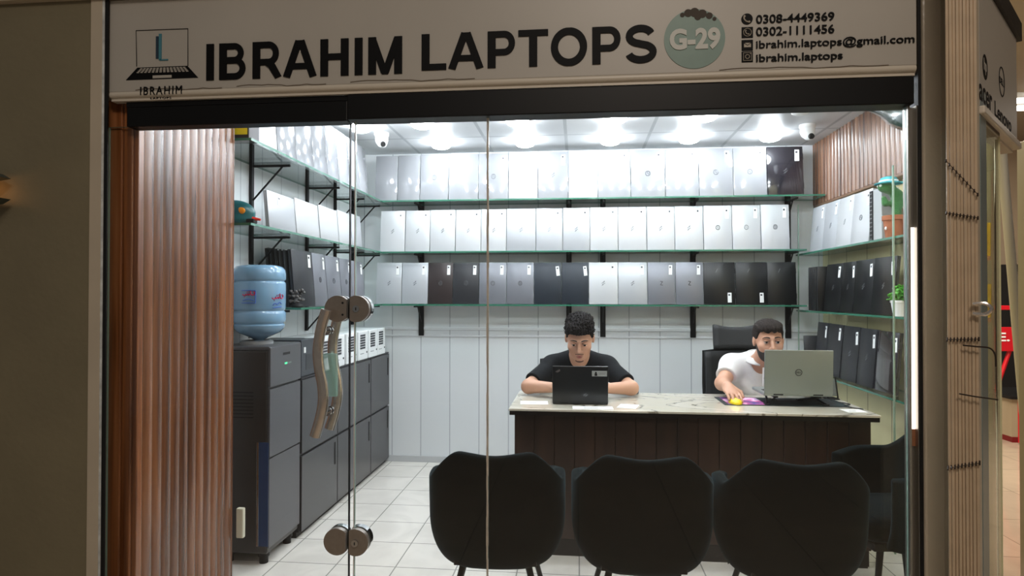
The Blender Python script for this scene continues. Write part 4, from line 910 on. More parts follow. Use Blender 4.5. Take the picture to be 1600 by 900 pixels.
def open_laptop(name, label, loc, rotz, w, d, lidh, ang, shell, logo=None):
    """front of lid (outer face) towards -y, user on the +y side; origin under the hinge"""
    t = thing(name, label, 'laptop', loc, (0, 0, rotz))
    bs = obj('base', MB().box2((-w / 2, 0, .002), (w / 2, d, .018), .004), shell, t)
    obj('keyboard', MB().box2((-w / 2 + .02, .035, .0182), (w / 2 - .02, .125, .0192)), black_matte, bs)
    k = MB()
    for r in range(5):
        for c in range(14): k.box((-w / 2 + .03 + (w - .06) * (c + .5) / 14, .046 + r * .0172, .0202), ((w - .06) / 14 * .82, .0135, .002))
    obj('keys', k, mat('key_caps', (30, 31, 33), .5), bs)
    obj('touchpad', MB().box2((-.05, d - .085, .0182), (.05, d - .02, .0188)), mat('touchpad_grey', (90, 92, 95), .35), bs)
    lid = obj('lid', MB().box2((-w / 2, -.004, 0), (w / 2, .004, lidh), .0035), shell, t); lid.location = (0, -.002, .012); lid.rotation_euler = (ang, 0, 0)
    obj('screen', MB().box2((-w / 2 + .008, .0041, .014), (w / 2 - .008, .005, lidh - .008)), mat('screen_glow', (196, 214, 236), .2, emit=.9), lid)
    obj('hinge', MB().cyl((-w * .36, 0, .012), (-w * .22, 0, .012), .006, n=12).cyl((w * .22, 0, .012), (w * .36, 0, .012), .006, n=12), black_matte, t)
    return t, lid
tp = mat('black_lid', (34, 36, 38), .28, .1, noise=.1, nscale=9)
T1, lid1 = open_laptop('open_laptop', 'black open laptop with a white sticker in front of the person in black', (.010, 3.47, DZ + .0005), .02, .298, .215, .198, math.radians(6), tp)
stk = obj('sticker', MB().box2((.062, -.0052, .144), (.142, -.0041, .174)), mat('sticker_silver', (168, 172, 172), .4), lid1)
obj('portrait_print', MB().box2((.076, -.0058, .147), (.090, -.0052, .160)).cyl((.083, -.0058, .164), (.083, -.0052, .164), .005, n=12), black_matte, stk); obj('text_print', MB().box2((.096, -.0058, .162), (.136, -.0052, .164)).box2((.096, -.0058, .155), (.130, -.0052, .157)), mat('print_grey', (120, 124, 126), .6), stk)
obj('corner_logo', MB().box((-.120, -.0046, .172), (.026, .001, .006), (0, -.5, 0)).box((-.116, -.0046, .168), (.020, .001, .005), (0, -.5, 0)), mat('logo_dim', (96, 90, 88), .4), lid1)
obj('emblem', MB().box((.025, -.0046, .045), (.022, .001, .005), (0, -.7, 0)).box((.034, -.0046, .040), (.018, .001, .005), (0, -.7, 0)), logo_soft, lid1)
silver_lid = mat('silver_lid', (150, 158, 156), .3, .45)
RZ = .052
T2, lid2 = open_laptop('open_laptop', 'silver open laptop with round DELL logo in front of the person in white', (1.158, 3.535, DZ + RZ), .0, .350, .235, .236, math.radians(3), silver_lid)
lg = obj('logo', MB().tube([(.0165 * math.cos(k * PI / 18), -.0044, .118 + .0165 * math.sin(k * PI / 18)) for k in range(36)], .0017, 6, True), logo_dark, lid2)
text('lettering', 'DELL', logo_dark, lg, (-.012, -.0043, .1135), .024, .009, .0012, .02)
# stand under the silver laptop
t = thing('laptop_stand', 'black folding stand raising the silver laptop above the desk mat', 'stand', (1.158, 3.535, DZ + .003))
for sx in (-1, 1):
    obj('rail', MB().box2((sx * .11 - .012, .01, RZ - .012), (sx * .11 + .012, .22, RZ - .0045), .002), black_metal, t)
    obj('leg', MB().cyl((sx * .11, .02, RZ - .01), (sx * .07, .19, .006), .006, n=10).cyl((sx * .11, .20, RZ - .01), (sx * .15, .03, .006), .006, n=10), black_metal, t)
    obj('foot', MB().box((sx * .15, .03, .004), (.03, .03, .007), None, .002).box((sx * .07, .19, .004), (.03, .03, .007), None, .002), black_matte, t)
# desk mat with printed picture
mt = bpy.data.materials.new('mat_print'); mt.use_nodes = True; nt = mt.node_tree; p_ = nt.nodes['Principled BSDF']
tc = nt.nodes.new('ShaderNodeTexCoord'); n1 = nt.nodes.new('ShaderNodeTexNoise'); n1.inputs['Scale'].default_value = 9; n1.inputs['Detail'].default_value = 3
r1 = nt.nodes.new('ShaderNodeValToRGB'); r1.color_ramp.interpolation = 'LINEAR'; e_ = r1.color_ramp.elements; e_[0].position = .36; e_[0].color = lin((60, 60, 130)) + (1,); e_[1].position = .66; e_[1].color = lin((190, 170, 230)) + (1,); k_ = e_.new(.5); k_.color = lin((190, 84, 150)) + (1,); k_ = e_.new(.57); k_.color = lin((250, 200, 225)) + (1,)
r2_ = nt.nodes.new('ShaderNodeValToRGB'); e_ = r2_.color_ramp.elements; e_[0].position = .4; e_[0].color = lin((10, 14, 16)) + (1,); e_[1].position = .66; e_[1].color = lin((34, 56, 60)) + (1,)
sx_ = nt.nodes.new('ShaderNodeSeparateXYZ'); gt_ = nt.nodes.new('ShaderNodeMath'); gt_.operation = 'GREATER_THAN'; gt_.inputs[1].default_value = -.10
mx = nt.nodes.new('ShaderNodeMix'); mx.data_type = 'RGBA'
nt.links.new(tc.outputs['Object'], n1.inputs['Vector']); nt.links.new(n1.outputs['Fac'], r1.inputs[0]); nt.links.new(n1.outputs['Fac'], r2_.inputs[0]); nt.links.new(tc.outputs['Object'], sx_.inputs[0]); nt.links.new(sx_.outputs['X'], gt_.inputs[0])
nt.links.new(gt_.outputs[0], mx.inputs[0]); nt.links.new(r1.outputs[0], mx.inputs[6]); nt.links.new(r2_.outputs[0], mx.inputs[7]); nt.links.new(mx.outputs[2], p_.inputs['Base Color']); p_.inputs['Roughness'].default_value = .7
t = thing('desk_mat', 'dark desk mat with a pink and violet picture at its left end', 'desk mat', (1.105, 3.67, DZ))
obj('pad', MB().box2((-.325, -.135, 0), (.325, .135, .003), .001), mat('mat_dark', (20, 34, 34), .7), t); obj('print', MB().box2((-.30, -.118, .003), (.30, .118, .0034)), mt, t)
for (x, y, a, lb, s_) in ((-.24, 3.50, .08, 'left of the black laptop', (.15, .10)), (.075, 3.375, .03, 'in front of the black laptop', (.21, .085)), (.262, 3.44, -.25, 'right of the black laptop', (.10, .12)), (1.395, 3.43, .1, 'at the right end of the desk', (.10, .09))):
    t = thing('paper_sheet', 'white paper sheet lying on the desk %s' % lb, 'paper', (x, y, DZ + .0004), (0, 0, a), 'papers on the desk')
    obj('sheet', MB().box((0, 0, .0005), (s_[0], s_[1], .0008)), paper, t); obj('print', MB().box((-.01, -s_[1] * .1, .0011), (s_[0] * .35, .008, .0003)), tagdot, t)
t = thing('computer_mouse', 'yellow computer mouse under the hand of the person in white', 'mouse', at_Z(1150, 631, DZ + .0035) + Vector((.0, .018, 0)), (0, 0, .12))
m = MB(); m.ball((0, 0, .004), 1, (.033, .056, .027), None, 20, 14)
for v in m.bm.verts: v.co.z = max(v.co.z, 0)
obj('shell', m, mat('mouse_yellow', (240, 214, 30), .35), t, True); obj('wheel', MB().cyl((-.004, .03, .0), (.004, .03, .0), .012, n=14), black_matte, t); t.children[1].location = (0, -.0, .019)
t = thing('small_jar', 'small dark jar standing on the desk right of the person in black', 'jar', (.345, 3.88, DZ))
obj('jar', MB().lathe([(.012, 0), (.014, .004), (.014, .022), (.010, .026), (.002, .026)], n=18), mat('jar_grey', (70, 76, 82), .3), t, True); obj('lid', MB().lathe([(.0125, .0262), (.0125, .034), (.002, .034)], n=18), black_matte, t, True)
t = thing('phone_holder', 'black framed phone holder on the desk behind the silver laptop', 'holder', (1.435, 3.80, DZ), (0, 0, .1))
obj('frame', MB().tube([(-.028, 0, .008), (.028, 0, .008), (.028, .03, .12), (-.028, .03, .12)], .0045, 8, True), black_metal, t, True); obj('screen', MB().box((0, .016, .064), (.048, .006, .095), (-.26, 0, 0), .002), mat('holder_grey', (96, 100, 98), .4), t); obj('foot', MB().box2((-.032, -.015, 0), (.032, .06, .006), .002), black_matte, t)
o = obj('cable', MB().tube(smooth_path([(1.40, 3.74, DZ + .004), (1.42, 3.68, DZ + .004), (1.455, 3.62, DZ + .004), (1.40, 3.56, DZ + .0035), (1.43, 3.50, DZ + .0035), (1.46, 3.47, DZ + .0035)], 6), .0028, 8), black_matte, None, True); tag(o, 'thin black cable curling on the right end of the desk', 'cable')

# ------------------------------------------------------------------ chairs
velvet = mat('dark_green_velvet', (3, 12, 14), .85, spec=.06, sheen=.14, noise=.15, nscale=9, bump=.0, bscale=220)
_M['dark_green_velvet'].node_tree.nodes['Principled BSDF'].inputs['Sheen Tint'].default_value = (.35, .55, .62, 1)
_M['dark_green_velvet'].node_tree.nodes['Principled BSDF'].inputs['Sheen Roughness'].default_value = .35
def tub_meshes():
    """shell, seat and legs of a tub chair facing +y (its back towards -y)"""
    def sst(a, b, x): t_ = min(1, max(0, (x - a) / (b - a))); return t_ * t_ * (3 - 2 * t_)
    m = MB(); rows_ = []
    NU, NV = 60, 16
    for j in range(NV + 1):
        v = j / NV; row = []
        for i in range(NU + 1):
            th = math.radians(-128 + 256 * i / NU); a = abs(math.degrees(th))
            top = .775 - .012 * math.exp(-(a / 22) ** 2) - .118 * sst(33, 68, a) - .025 * sst(90, 128, a)
            bot = .282 + .02 * sst(20, 80, a) + .03 * sst(90, 128, a)
            z = bot + (top - bot) * v
            zz = max(0.0, min(1.0, (z - .282) / .22)); k = .56 + .44 * math.sqrt(max(0, 1 - (1 - zz) ** 2.2))      # tapers inwards to the bottom
            k *= 1 - .10 * sst(.66, .78, z)
            p = 2.6; c, s_ = math.cos(th), math.sin(th)
            den = (abs(s_) ** p + abs(c) ** p) ** (1 / p)
            x = .274 * k * s_ / den; y = -(.25 * (k if c > 0 else 1) * c / den) + (.03 * (1 - v) if c > 0 else 0) - .055 * (z - .45) * max(0, c)
            row.append(Vector((x, y, z)))
        rows_.append(row)
    m.grid(rows_); shell = m.mesh('shell', velvet, True)
    seat = MB().box2((-.185, -.19, .352), (.185, .23, .465), .05, 4).mesh('seat', velvet, True)
    under = MB().box2((-.16, -.15, .318), (.16, .19, .351), .004).mesh('under_frame', black_metal)
    return shell, seat, under
shell_me, seat_me, under_me = tub_meshes()
def tub_chair(loc, rotz, label):
    t = thing('tub_chair', label, 'chair', loc, (0, 0, rotz), 'dark green tub chairs')
    s_ = obj('shell', shell_me, None, t); md = s_.modifiers.new('pad', 'SOLIDIFY'); md.thickness = .05; md.offset = -1; md.use_even_offset = False
    md = s_.modifiers.new('soft', 'SUBSURF'); md.levels = 1; md.render_levels = 2
    obj('seat', seat_me, None, t); obj('under_frame', under_me, None, t)
    for sx in (-1, 1):
        for sy in (-1, 1):
            obj('leg', cached('tubleg%d%d' % (sx, sy), lambda: MB().cyl((sx * .12, .02 + sy * .12, .335), (sx * .205, .02 + sy * .20, .008), .014, .009, 14).cyl((sx * .205, .02 + sy * .20, .0), (sx * .205, .02 + sy * .20, .010), .011, n=12).mesh('leg', black_metal, True)), None, t)
    return t
CY = 2.60
tub_chair((-.326, CY, 0), .05, 'dark green tub chair on the left of the row facing the desk')
tub_chair((.246, CY, 0), .0, 'dark green tub chair in the middle of the row facing the desk')
tub_chair((.803, CY - .01, 0), -.05, 'dark green tub chair on the right of the row facing the desk')
tub_chair((1.365, 2.93, 0), PI / 2 + .12, 'dark green tub chair turned sideways by the right wall')

mesh_black = mat('chair_mesh_black', (22, 23, 25), .6, bump=.3, bscale=300)
def office_chair(loc, rotz, label, head=True):
    """faces -y (towards the desk)"""
    t = thing('office_chair', label, 'chair', loc, (0, 0, rotz), 'black office chairs behind the desk')
    obj('seat', MB().box2((-.24, -.24, .42), (.24, .22, .485), .03, 3), mesh_black, t, True)
    m = MB(); m.grid([[Vector((x, .25 + .03 * v - .10 * (x / .24) ** 2, .56 + .42 * v)) for x in np.linspace(-.225, .225, 11)] for v in np.linspace(0, 1, 9)])
    b = obj('backrest', m, mesh_black, t, True); md = b.modifiers.new('t', 'SOLIDIFY'); md.thickness = .022
    fr = MB().tube([(x, .262 + .03 * v - .10 * (x / .24) ** 2, .56 + .42 * v) for x, v in [(-.225, 0), (-.228, .5), (-.225, 1), (-.1, 1.01), (.1, 1.01), (.225, 1), (.228, .5), (.225, 0), (.1, -.02), (-.1, -.02)]], .012, 8, True)
    obj('back_frame', fr, black_metal, b, True)
    obj('spine', MB().tube(smooth_path([(0, .0, .40), (0, .22, .40), (0, .30, .5), (0, .30, .8), (0, .305, 1.02)]), .016, 10), black_metal, t, True)
    if head:
        m = MB(); m.grid([[Vector((x, .27 + .035 * v - .5 * x * x, .995 + .14 * v + .02 * (x / .15) ** 2 * (1 if v > .5 else -.3))) for x in np.linspace(-.15, .15, 9)] for v in np.linspace(0, 1, 6)])
        h_ = obj('headrest', m, mesh_black, t, True); md = h_.modifiers.new('t', 'SOLIDIFY'); md.thickness = .03
    for sx in (-1, 1): obj('armrest', MB().box((sx * .28, .02, .615), (.06, .22, .025), None, .01).box((sx * .265, .06, .51), (.03, .05, .20), None, .008).box((sx * .235, .06, .435), (.06, .05, .02), None, .005), black_metal, t)
    obj('gas_lift', MB().cyl((0, 0, .10), (0, 0, .42), .025, n=16), black_metal, t, True)
    for k in range(5):
        a = 2 * PI * k / 5 + .3; c = Vector((math.cos(a), math.sin(a), 0)); l_ = obj('base_arm', MB().cyl(Vector((0, 0, .11)), c * .28 + Vector((0, 0, .075)), .02, .014, 10), black_metal, t)
        obj('caster', MB().cyl(c * .28 + Vector((-c.y * .02, c.x * .02, .03)), c * .28 + Vector((c.y * .02, -c.x * .02, .03)), .03, n=14).cyl(c * .28 + Vector((0, 0, .03)), c * .28 + Vector((0, 0, .08)), .008, n=8), black_matte, l_)
    return t
oc = office_chair((-.045, 4.27, 0), 0, 'black office chair behind the desk under the person in black', False)
oc.scale = (.94, 1, .93)
office_chair((1.075, 4.27, 0), 0, 'black office chair with headrest behind the desk under the person in white', True)

# ------------------------------------------------------------------ people
def person(label, loc, sp):
    t = thing('person', label, 'person', loc)
    L = np.array(loc, float)
    skin = mat('skin_' + sp['key'], sp['skin'], .5, noise=.05, nscale=14)
    hc = np.array(sp['head'], float); s = sp['hs']; Rm = np.array((Euler((0, 0, sp['hyaw'])).to_matrix() @ Euler((sp['hpitch'], sp['hroll'], 0)).to_matrix()))
    W_ = lambda p: hc + s * (Rm @ np.array(p, float))
    lo, hi = np.array(sp['lo']), np.array(sp['hi'])
    F = Field(lo, hi, .0055)
    nb, shs, els, wrs = np.array(sp['neck']), sp['sh'], sp['el'], sp['wr']
    hip, kne, ank = sp['hip'], sp['knee'], sp['ank']
    ch, be = np.array(sp['chest']), np.array(sp['belly'])
    # body, one surface
    def torso(F, g):
        F.ell(ch, (.165 + g, .105 + g, .17 + g), .05); F.ell(be, (.155 + g, .115 + g, .16 + g), .06)
        for q in shs: F.cap(nb + np.array((np.sign(q[0] - nb[0]) * .03, .02, -.004)), q, .050 + g, .056 + g, .05)
        F.ell((np.array(hip[0]) + np.array(hip[1])) / 2, (.17 + g, .12 + g, .11 + g), .06)
    torso(F, 0)
    for q, e, w in zip(shs, els, wrs): F.cap(q, e, .050, .040, .03); F.cap(e, w, .041, .026, .02)
    for a, b, c in zip(hip, kne, ank):
        F.cap(a, b, .082, .058, .04); F.cap(b, c, .056, .036, .02); c = np.array(c); F.cap(c + (0, .02, -.045), c + (0, -.15, -.055), .034, .026, .02)
    F.cap(nb, W_((0, .03, -.06)), .058, .054, .03)
    # head
    def H(F, fn, *a, **k): pass
    hell = lambda c, r, k=.02, op='add', FF=None: (FF or F).ell(W_(c), np.array(r) * s, k, op, Rm)
    hcap = lambda a, b, ra, rb=None, k=.012, op='add', FF=None: (FF or F).cap(W_(a), W_(b), ra * s, (rb if rb is not None else ra) * s, k, op)
    hell((0, .018, .035), (.074, .094, .084)); hell((0, -.018, -.03), (.066, .070, .082), .03); hell((0, -.036, -.078), (.050, .046, .040), .03)
    hell((0, -.072, -.100), (.022, .018, .016), .02)
    for q in (-1, 1):
        hell((.042 * q, -.056, -.026), (.024, .024, .022), .02)
        hell((.031 * q, -.094, .002), (.017, .012, .0105), .012, 'sub')
        hcap((.010 * q, -.086, .024), (.046 * q, -.074, .021), .0085, .007, .01)
        hell((.012 * q, -.098, -.036), (.009, .011, .008), .008)
        hell((.077 * q, .012, -.006), (.009, .020, .031), .008)
    hcap((0, -.085, .014), (0, -.110, -.030), .0075, .0115, .010)
    hcap((-.019, -.084, -.066), (.019, -.084, -.066), .0075, .0075, .008); hcap((-.016, -.082, -.077), (.016, -.082, -.077), .008, .008, .006)
    hcap((-.022, -.094, -.0715), (.022, -.094, -.0715), .0022, .0022, .003, 'sub')
    # hands
    for w, hd in zip(wrs, sp['hands']):
        w = np.array(w, float); d = np.array(hd['dir'], float); d /= np.linalg.norm(d); u = np.array(hd['up'], float); u -= d * (u @ d); u /= np.linalg.norm(u); sd = np.cross(d, u) * hd['thumb']
        F.ell(w + d * .048, (.042, .055, .017), .02, 'add', np.stack([sd, d, u], 1)); F.cap(w, w + d * .03, .026, .026, .02)
        for i, (o_, ln, st0) in enumerate(((.031, .070, .082), (.011, .078, .090), (-.010, .073, .086), (-.029, .056, .076))):
            p = w + d * st0 + sd * o_ ; ang = hd['curl'] * .35; dr = d * math.cos(ang) - u * math.sin(ang) + sd * o_ * 1.5; dr /= np.linalg.norm(dr); r0 = .0088
            for seg in range(3):
                l_ = ln * (.45, .32, .23)[seg]; q = p + dr * l_; F.cap(p, q, r0, r0 * .94, .004); p = q; r0 *= .93
                ang += hd['curl'] * .55; dr = d * math.cos(ang) - u * math.sin(ang) + sd * o_ * 1.2; dr /= np.linalg.norm(dr)
        p = w + d * .022 + sd * .028; q = p + d * .032 + sd * .026 - u * .006; F.cap(p, q, .0125, .0105, .012); F.cap(q, q + d * .03 + sd * .004 - u * .012 * (1 + hd['curl']), .0102, .0085, .004)
    obj('body', F.mesh('body', skin, L), None, t)
    # shirt
    shirt = mat('shirt_' + sp['key'], sp['shirt'], .85, noise=.06, nscale=30, bump=.25, bscale=26, sheen=.03, spec=.2)
    G = Field(lo + np.array((0, 0, .38)), np.array((hi[0], hi[1], nb[2] + .12)), .0055); torso(G, .012)
    hems = []
    for q, e in zip(shs, els): q = np.array(q); e = np.array(e); hem = q + (e - q) * sp['sleeve']; hems.append((hem, (e - q) / np.linalg.norm(e - q), e)); G.cap(q, q + (e - q) * (sp['sleeve'] + .12), .064, .060, .04)
    for c_ in sp.get('folds', []): G.cap(np.array(c_[0]), np.array(c_[1]), .010, .006, .03, 'sub')
    G.cap(nb + np.array((0, -.035, .0)), W_((0, -.03, -.09)), sp.get('neckcut', .051), .062, .012, 'sub'); G.cap(nb, W_((0, .02, -.06)), .056, .064, .012, 'sub')
    zc = sp['belly'][2] - .17
    def cutfn(P):
        o_ = zc - P[..., 2]
        for hem, dv, e in hems: o_ = np.maximum(o_, np.minimum((P - hem) @ dv, .13 - np.linalg.norm(P - e, axis=-1)))
        return o_
    G.cut(cutfn); obj('shirt', G.mesh('shirt', shirt, L), None, t)
    # trousers and shoes
    K = Field(np.array((lo[0], lo[1], 0)), np.array((hi[0], hi[1], zc + .24)), .008)
    K.ell((np.array(hip[0]) + np.array(hip[1])) / 2, (.178, .128, .115), .05)
    for a, b, c in zip(hip, kne, ank): K.cap(a, b, .094, .07, .04); K.cap(b, c, .068, .052, .02)
    za = ank[0][2] - .01; K.cut(lambda P: np.maximum(za - P[..., 2], P[..., 2] - zc - .16)); obj('trousers', K.mesh('trousers', mat('trousers_' + sp['key'], sp['trousers'], .8), L), None, t)
    for c in ank:
        c = np.array(c); Q = Field(c + (-.07, -.24, -.10), c + (.07, .08, .03), .006); Q.cap(c + (0, .02, -.045), c + (0, -.16, -.052), .046, .038, .02); Q.cap(c + (0, 0, 0), c + (0, 0, -.04), .044, .046, .02); Q.cut(lambda P: np.maximum(c[2] - .088 - P[..., 2], P[..., 2] - c[2] - .005))
        obj('shoe', Q.mesh('shoe', black_matte, L), None, t)
    # hair
    def loc_of(P): return ((P - hc.astype(np.float32)) @ Rm.astype(np.float32)) / s
    def bb(r=.17): return hc - r, hc + r
    hm = mat('hair_' + sp['key'], sp['hair'], .85, noise=.3, nscale=60, bump=.35, bscale=120, spec=.22)
    A = Field(*bb(), .0035); A.ell(W_((0, .020, .040)), np.array(sp.get('hairbase', (.082, .102, .092))) * s, .02, 'add', Rm)
    for b_ in sp['hairblobs']: hell(b_[0], b_[1], .02, 'add', A)
    ph = sp.get('curl', 0)
    def haircut(P):
        q = loc_of(P); x, y, z = q[..., 0], q[..., 1], q[..., 2]
        line = np.interp(y, [-.12, -.072, -.045, -.030, -.004, .010, .035, .06, .13], sp['hairline'])
        cut_ = (line + sp.get('fringe', 0) * np.sin(x * 170 + y * 60) - z) * s
        nz = (np.sin(x * 190 + 3 * np.sin(z * 120)) * np.sin(y * 210 + 2 * np.sin(x * 140)) * np.sin(z * 180 + 2 * np.sin(y * 130))) * ph + .0018 * np.sin(x * 420 + y * 90)
        return np.maximum(A.a + nz, cut_) - A.a * 0
    g = [A.lo[k] + A.h * np.arange(A.n[k], dtype=np.float32) for k in range(3)]; PP = np.stack(np.meshgrid(*g, indexing='ij'), -1); A.a = haircut(PP).astype(np.float32)
    obj('hair', A.mesh('hair', hm, L), None, t)
    # beard and moustache: the lower face pushed out a little, cut to shape
    def faceshell(name, off, region, mm):
        Z = Field(*bb(.16), .003)
        hell((0, -.018, -.03), np.array((.066, .070, .082)) + off, .03, 'add', Z); hell((0, -.036, -.078), np.array((.050, .046, .040)) + off, .03, 'add', Z); hell((0, -.072, -.100), np.array((.022, .018, .016)) + off, .02, 'add', Z)
        hell((0, .018, .035), np.array((.074, .094, .084)) + off, .02, 'add', Z)
        for q in (-1, 1): hell((.042 * q, -.056, -.026), np.array((.024, .024, .022)) + off * .4, .02, 'add', Z)
        hcap((-.019, -.084, -.066), (.019, -.084, -.066), .0075 + off, None, .008, 'add', Z); hcap((-.016, -.082, -.077), (.016, -.082, -.077), .008 + off * .6, None, .006, 'add', Z)
        g = [Z.lo[k] + Z.h * np.arange(Z.n[k], dtype=np.float32) for k in range(3)]; P = np.stack(np.meshgrid(*g, indexing='ij'), -1); q = loc_of(P)
        Z.a = np.maximum(Z.a, region(q[..., 0], q[..., 1], q[..., 2]).astype(np.float32)); o = obj(name, Z.mesh(name, mm, L), None, t); return o
    if sp['beard'] == 'full':
        def reg(x, y, z):
            ax = np.abs(x); line = np.interp(y, [-.12, -.085, -.07, -.045, -.02, .004, .02], [-.058, -.052, -.060, -.052, -.030, .012, .012])
            mouth = .010 - np.sqrt((x / 2.4) ** 2 + (z + .0735) ** 2); front = np.where(y < -.07, mouth, -1)
            return np.maximum(np.maximum(np.maximum(z - line, y - .008), -.128 - z), np.maximum(front, np.where(y < -.092, .006, -1)))
        faceshell('beard', .0050, reg, mat('beard_' + sp['key'], (34, 27, 24), .7, noise=.4, nscale=70, bump=.5, bscale=150))
        faceshell('moustache', .0046, lambda x, y, z: np.maximum.reduce([np.abs(x) - .030, z + .0545 - .12 * np.abs(x) * 0, -.0655 - z, y + .06]), _M['beard_' + sp['key']])
    else:
        mst = mat('stubble_' + sp['key'], (104, 74, 62), .7, noise=.3, nscale=70)
        faceshell('moustache', .0016, lambda x, y, z: np.maximum.reduce([np.abs(x) - .025, z + .0550 + .1 * np.abs(x), -.0608 - z, y + .06]), mst)
        faceshell('chin_beard', .0020, lambda x, y, z: np.maximum.reduce([np.abs(x) - .024, z + .100, -.124 - z, y + .05]), mst)
    # features
    lp = mat('lips_' + sp['key'], (156, 92, 84), .45); lips = MB(); q1 = [W_((x, -.0925 + 2.2 * x * x * 8 * .5, -.0672 - .0012 * math.cos(x * 260))) - L for x in np.linspace(-.02, .02, 9)]; lips.tube(q1, [.0012 * s + .0028 * s * math.sin(PI * k / 8) for k in range(9)], 8)
    q2 = [W_((x, -.0905 + 2.2 * x * x * 8 * .5, -.0765 - .002 * math.cos(x * 90))) - L for x in np.linspace(-.018, .018, 9)]; lips.tube(q2, [.0012 * s + .0036 * s * math.sin(PI * k / 8) for k in range(9)], 8); obj('lips', lips, lp, t, True)
    bm_ = mat('brow_' + sp['key'], (30, 24, 22), .7)
    for q in (-1, 1):
        pts = [W_((q * x, y, z)) - L for x, y, z in ((.012, -.0945, .0255), (.023, -.0930, .0290), (.036, -.0870, .0290), (.050, -.0765, .0230))]
        obj('eyebrow', MB().tube(smooth_path(pts, 4), [.0014 * s + .0020 * s * math.sin(PI * min(1, .25 + k / 15)) for k in range(13)], 8), bm_, t, True)
        ec = W_((.031 * q, -.0795, .002)) - L
        e = obj('eye', MB().ball(ec, .0118 * s), mat('eye_white', (196, 186, 178), .4), t, True)
        gaze = Vector(Rm @ np.array(sp['gaze'], float)).normalized(); ecv = Vector(ec)
        obj('iris', MB().ball(ecv + gaze * .0060 * s, .0076 * s, (1, 1, 1)), mat('iris_dark', (20, 14, 12), .5, spec=.2), e, True)
        # upper lid: a skin cap over the top of the eyeball
        lid = MB(); rows_ = []
        for a in np.linspace(math.radians(88), math.radians(sp['lid']), 7):
            rows_.append([Vector(ec) + Vector(Rm @ np.array((.0131 * s * math.sin(b) * math.cos(a) * 1.25 + 0, -.0131 * s * math.cos(b) * math.cos(a), .0131 * s * math.sin(a)))) for b in np.linspace(-1.25, 1.25, 11)])
        lid.grid(rows_); lo_ = obj('eyelid', lid, skin, t, True); md = lo_.modifiers.new('t', 'SOLIDIFY'); md.thickness = .0012
        ls = MB(); ls.tube([r for r in rows_[-1]], .0011 * s, 6); obj('lashes', ls, bm_, lo_, True)
    return t, W_, L
P1 = dict(key='black', skin=(198, 152, 126), shirt=(12, 15, 19), trousers=(34, 38, 48), hair=(30, 27, 27), head=(.008, 3.81, 1.108), hs=1.03, hyaw=-.03, hpitch=.42, hroll=.0, neck=(.005, 3.94, .975),
    sh=[(-.158, 3.975, .918), (.172, 3.975, .918)], el=[(-.292, 3.775, .822), (.305, 3.775, .822)], wr=[(-.105, 3.645, .835), (.120, 3.645, .835)], hip=[(-.09, 4.22, .57), (.09, 4.22, .57)], knee=[(-.11, 3.80, .56), (.11, 3.80, .56)], ank=[(-.11, 3.80, .09), (.11, 3.80, .09)],
    chest=(.006, 4.035, .83), belly=(0, 4.13, .70), lo=(-.40, 3.45, -.01), hi=(.41, 4.42, 1.27), sleeve=.80, lid=18, gaze=(0, -1, -.30), beard='light', curl=.011, hairbase=(.080, .104, .092),
    hairblobs=[((-.012, -.042, .084), (.058, .048, .036)), ((.01, .0, .104), (.058, .062, .036)), ((.0, .05, .08), (.080, .070, .050)), ((-.05, -.015, .066), (.031, .038, .034)), ((.05, -.015, .066), (.031, .038, .034))], hairline=[.058, .056, .050, .020, -.008, .018, -.02, -.05, -.05],
    hands=[dict(dir=(.75, -.62, -.25), up=(.1, -.2, 1), thumb=-1, curl=.45), dict(dir=(-.75, -.62, -.25), up=(-.1, -.2, 1), thumb=1, curl=.45)],
    folds=[((-.10, 3.90, .86), (-.02, 3.92, .78)), ((.11, 3.90, .85), (.04, 3.92, .77)), ((-.22, 3.86, .88), (-.16, 3.90, .82)), ((.24, 3.86, .88), (.18, 3.90, .82))])
person('person with curly dark hair in a black t-shirt leaning over the black laptop', (0, 4.2, .0), P1)
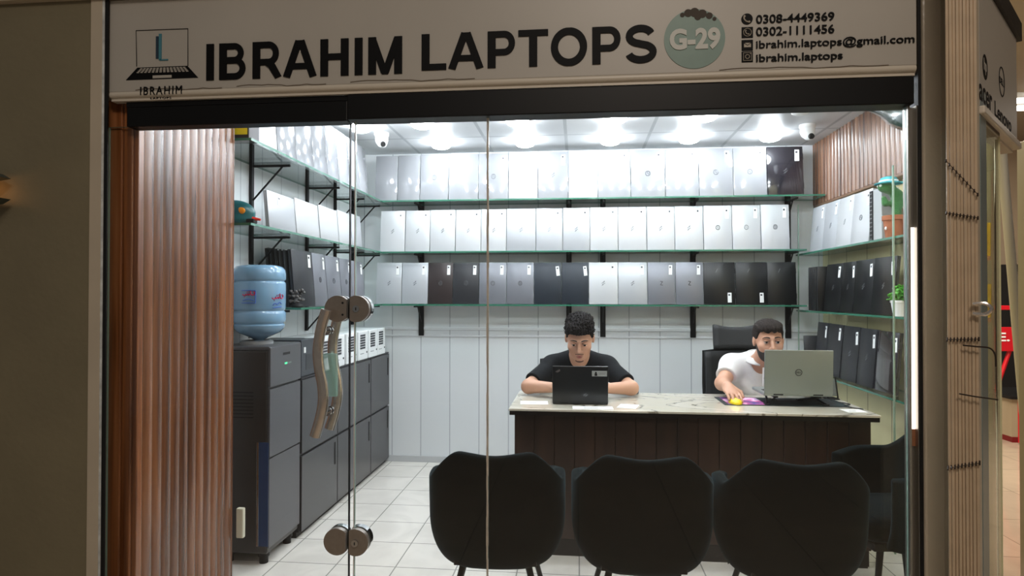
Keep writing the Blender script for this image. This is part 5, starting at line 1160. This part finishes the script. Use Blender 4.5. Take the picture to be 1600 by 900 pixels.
P2 = dict(key='white', skin=(196, 148, 122), shirt=(226, 224, 222), trousers=(44, 46, 56), hair=(40, 33, 30), hairbase=(.083, .100, .082), head=(1.088, 3.815, 1.103), hs=1.0, hyaw=-.06, hpitch=.08, hroll=-.03, neck=(1.075, 3.955, .945),
    sh=[(.925, 4.00, .935), (1.235, 4.00, .93)], el=[(.836, 3.845, .848), (1.345, 3.83, .84)], wr=[(.834, 3.695, .846), (1.235, 3.80, .875)], hip=[(.99, 4.22, .57), (1.17, 4.22, .57)], knee=[(.97, 3.80, .56), (1.19, 3.80, .56)], ank=[(.97, 3.80, .09), (1.19, 3.80, .09)],
    chest=(1.08, 4.03, .845), belly=(1.08, 4.13, .70), lo=(.74, 3.40, -.01), hi=(1.47, 4.42, 1.27), sleeve=.62, lid=20, gaze=(.1, -1, -.12), beard='full', curl=.002, fringe=.006, neckcut=.044,
    hairblobs=[((0, -.05, .074), (.064, .044, .026)), ((.0, .0, .086), (.072, .07, .028))], hairline=[.058, .056, .054, .020, -.012, .020, -.02, -.06, -.06],
    hands=[dict(dir=(.08, -1, -.26), up=(0, -.2, 1), thumb=-1, curl=.50), dict(dir=(-.5, -.8, -.1), up=(0, 0, 1), thumb=1, curl=.4)],
    folds=[((.98, 3.91, .87), (1.06, 3.92, .79)), ((1.20, 3.90, .86), (1.12, 3.92, .78)), ((.88, 3.90, .87), (.95, 3.94, .80))])
pt, W2, L2 = person('person with dark beard in a white polo shirt reaching for the yellow mouse', (1.08, 4.2, .0), P2)
nb = Vector((1.075, 3.945, .975)) - Vector(L2); m = MB()
m.grid([[nb + Vector(((.075 + .018 * v) * math.sin(a), -(.072 + .022 * v) * math.cos(a) + .012, .022 + .030 * math.cos(a) * -1 * .8 - .034 * v + (.012 if abs(a) > 2 else 0))) for a in np.linspace(.22, 2 * PI - .22, 30)] for v in np.linspace(0, 1, 5)])
c_ = obj('collar', m, _M['shirt_white'], pt, True); md = c_.modifiers.new('t', 'SOLIDIFY'); md.thickness = .006
pk = obj('placket', MB().tube([nb + Vector((.0, -.092, -.035)), nb + Vector((0, -.088, -.08)), nb + Vector((0, -.078, -.14))], .010, 8), _M['shirt_white'], pt, True)
for k in range(2): obj('button', MB().ball(nb + Vector((0, -.100 + .006 * k, -.055 - .04 * k)), .005, (1, .5, 1)), mat('button_grey', (150, 148, 146), .4), pk, True)
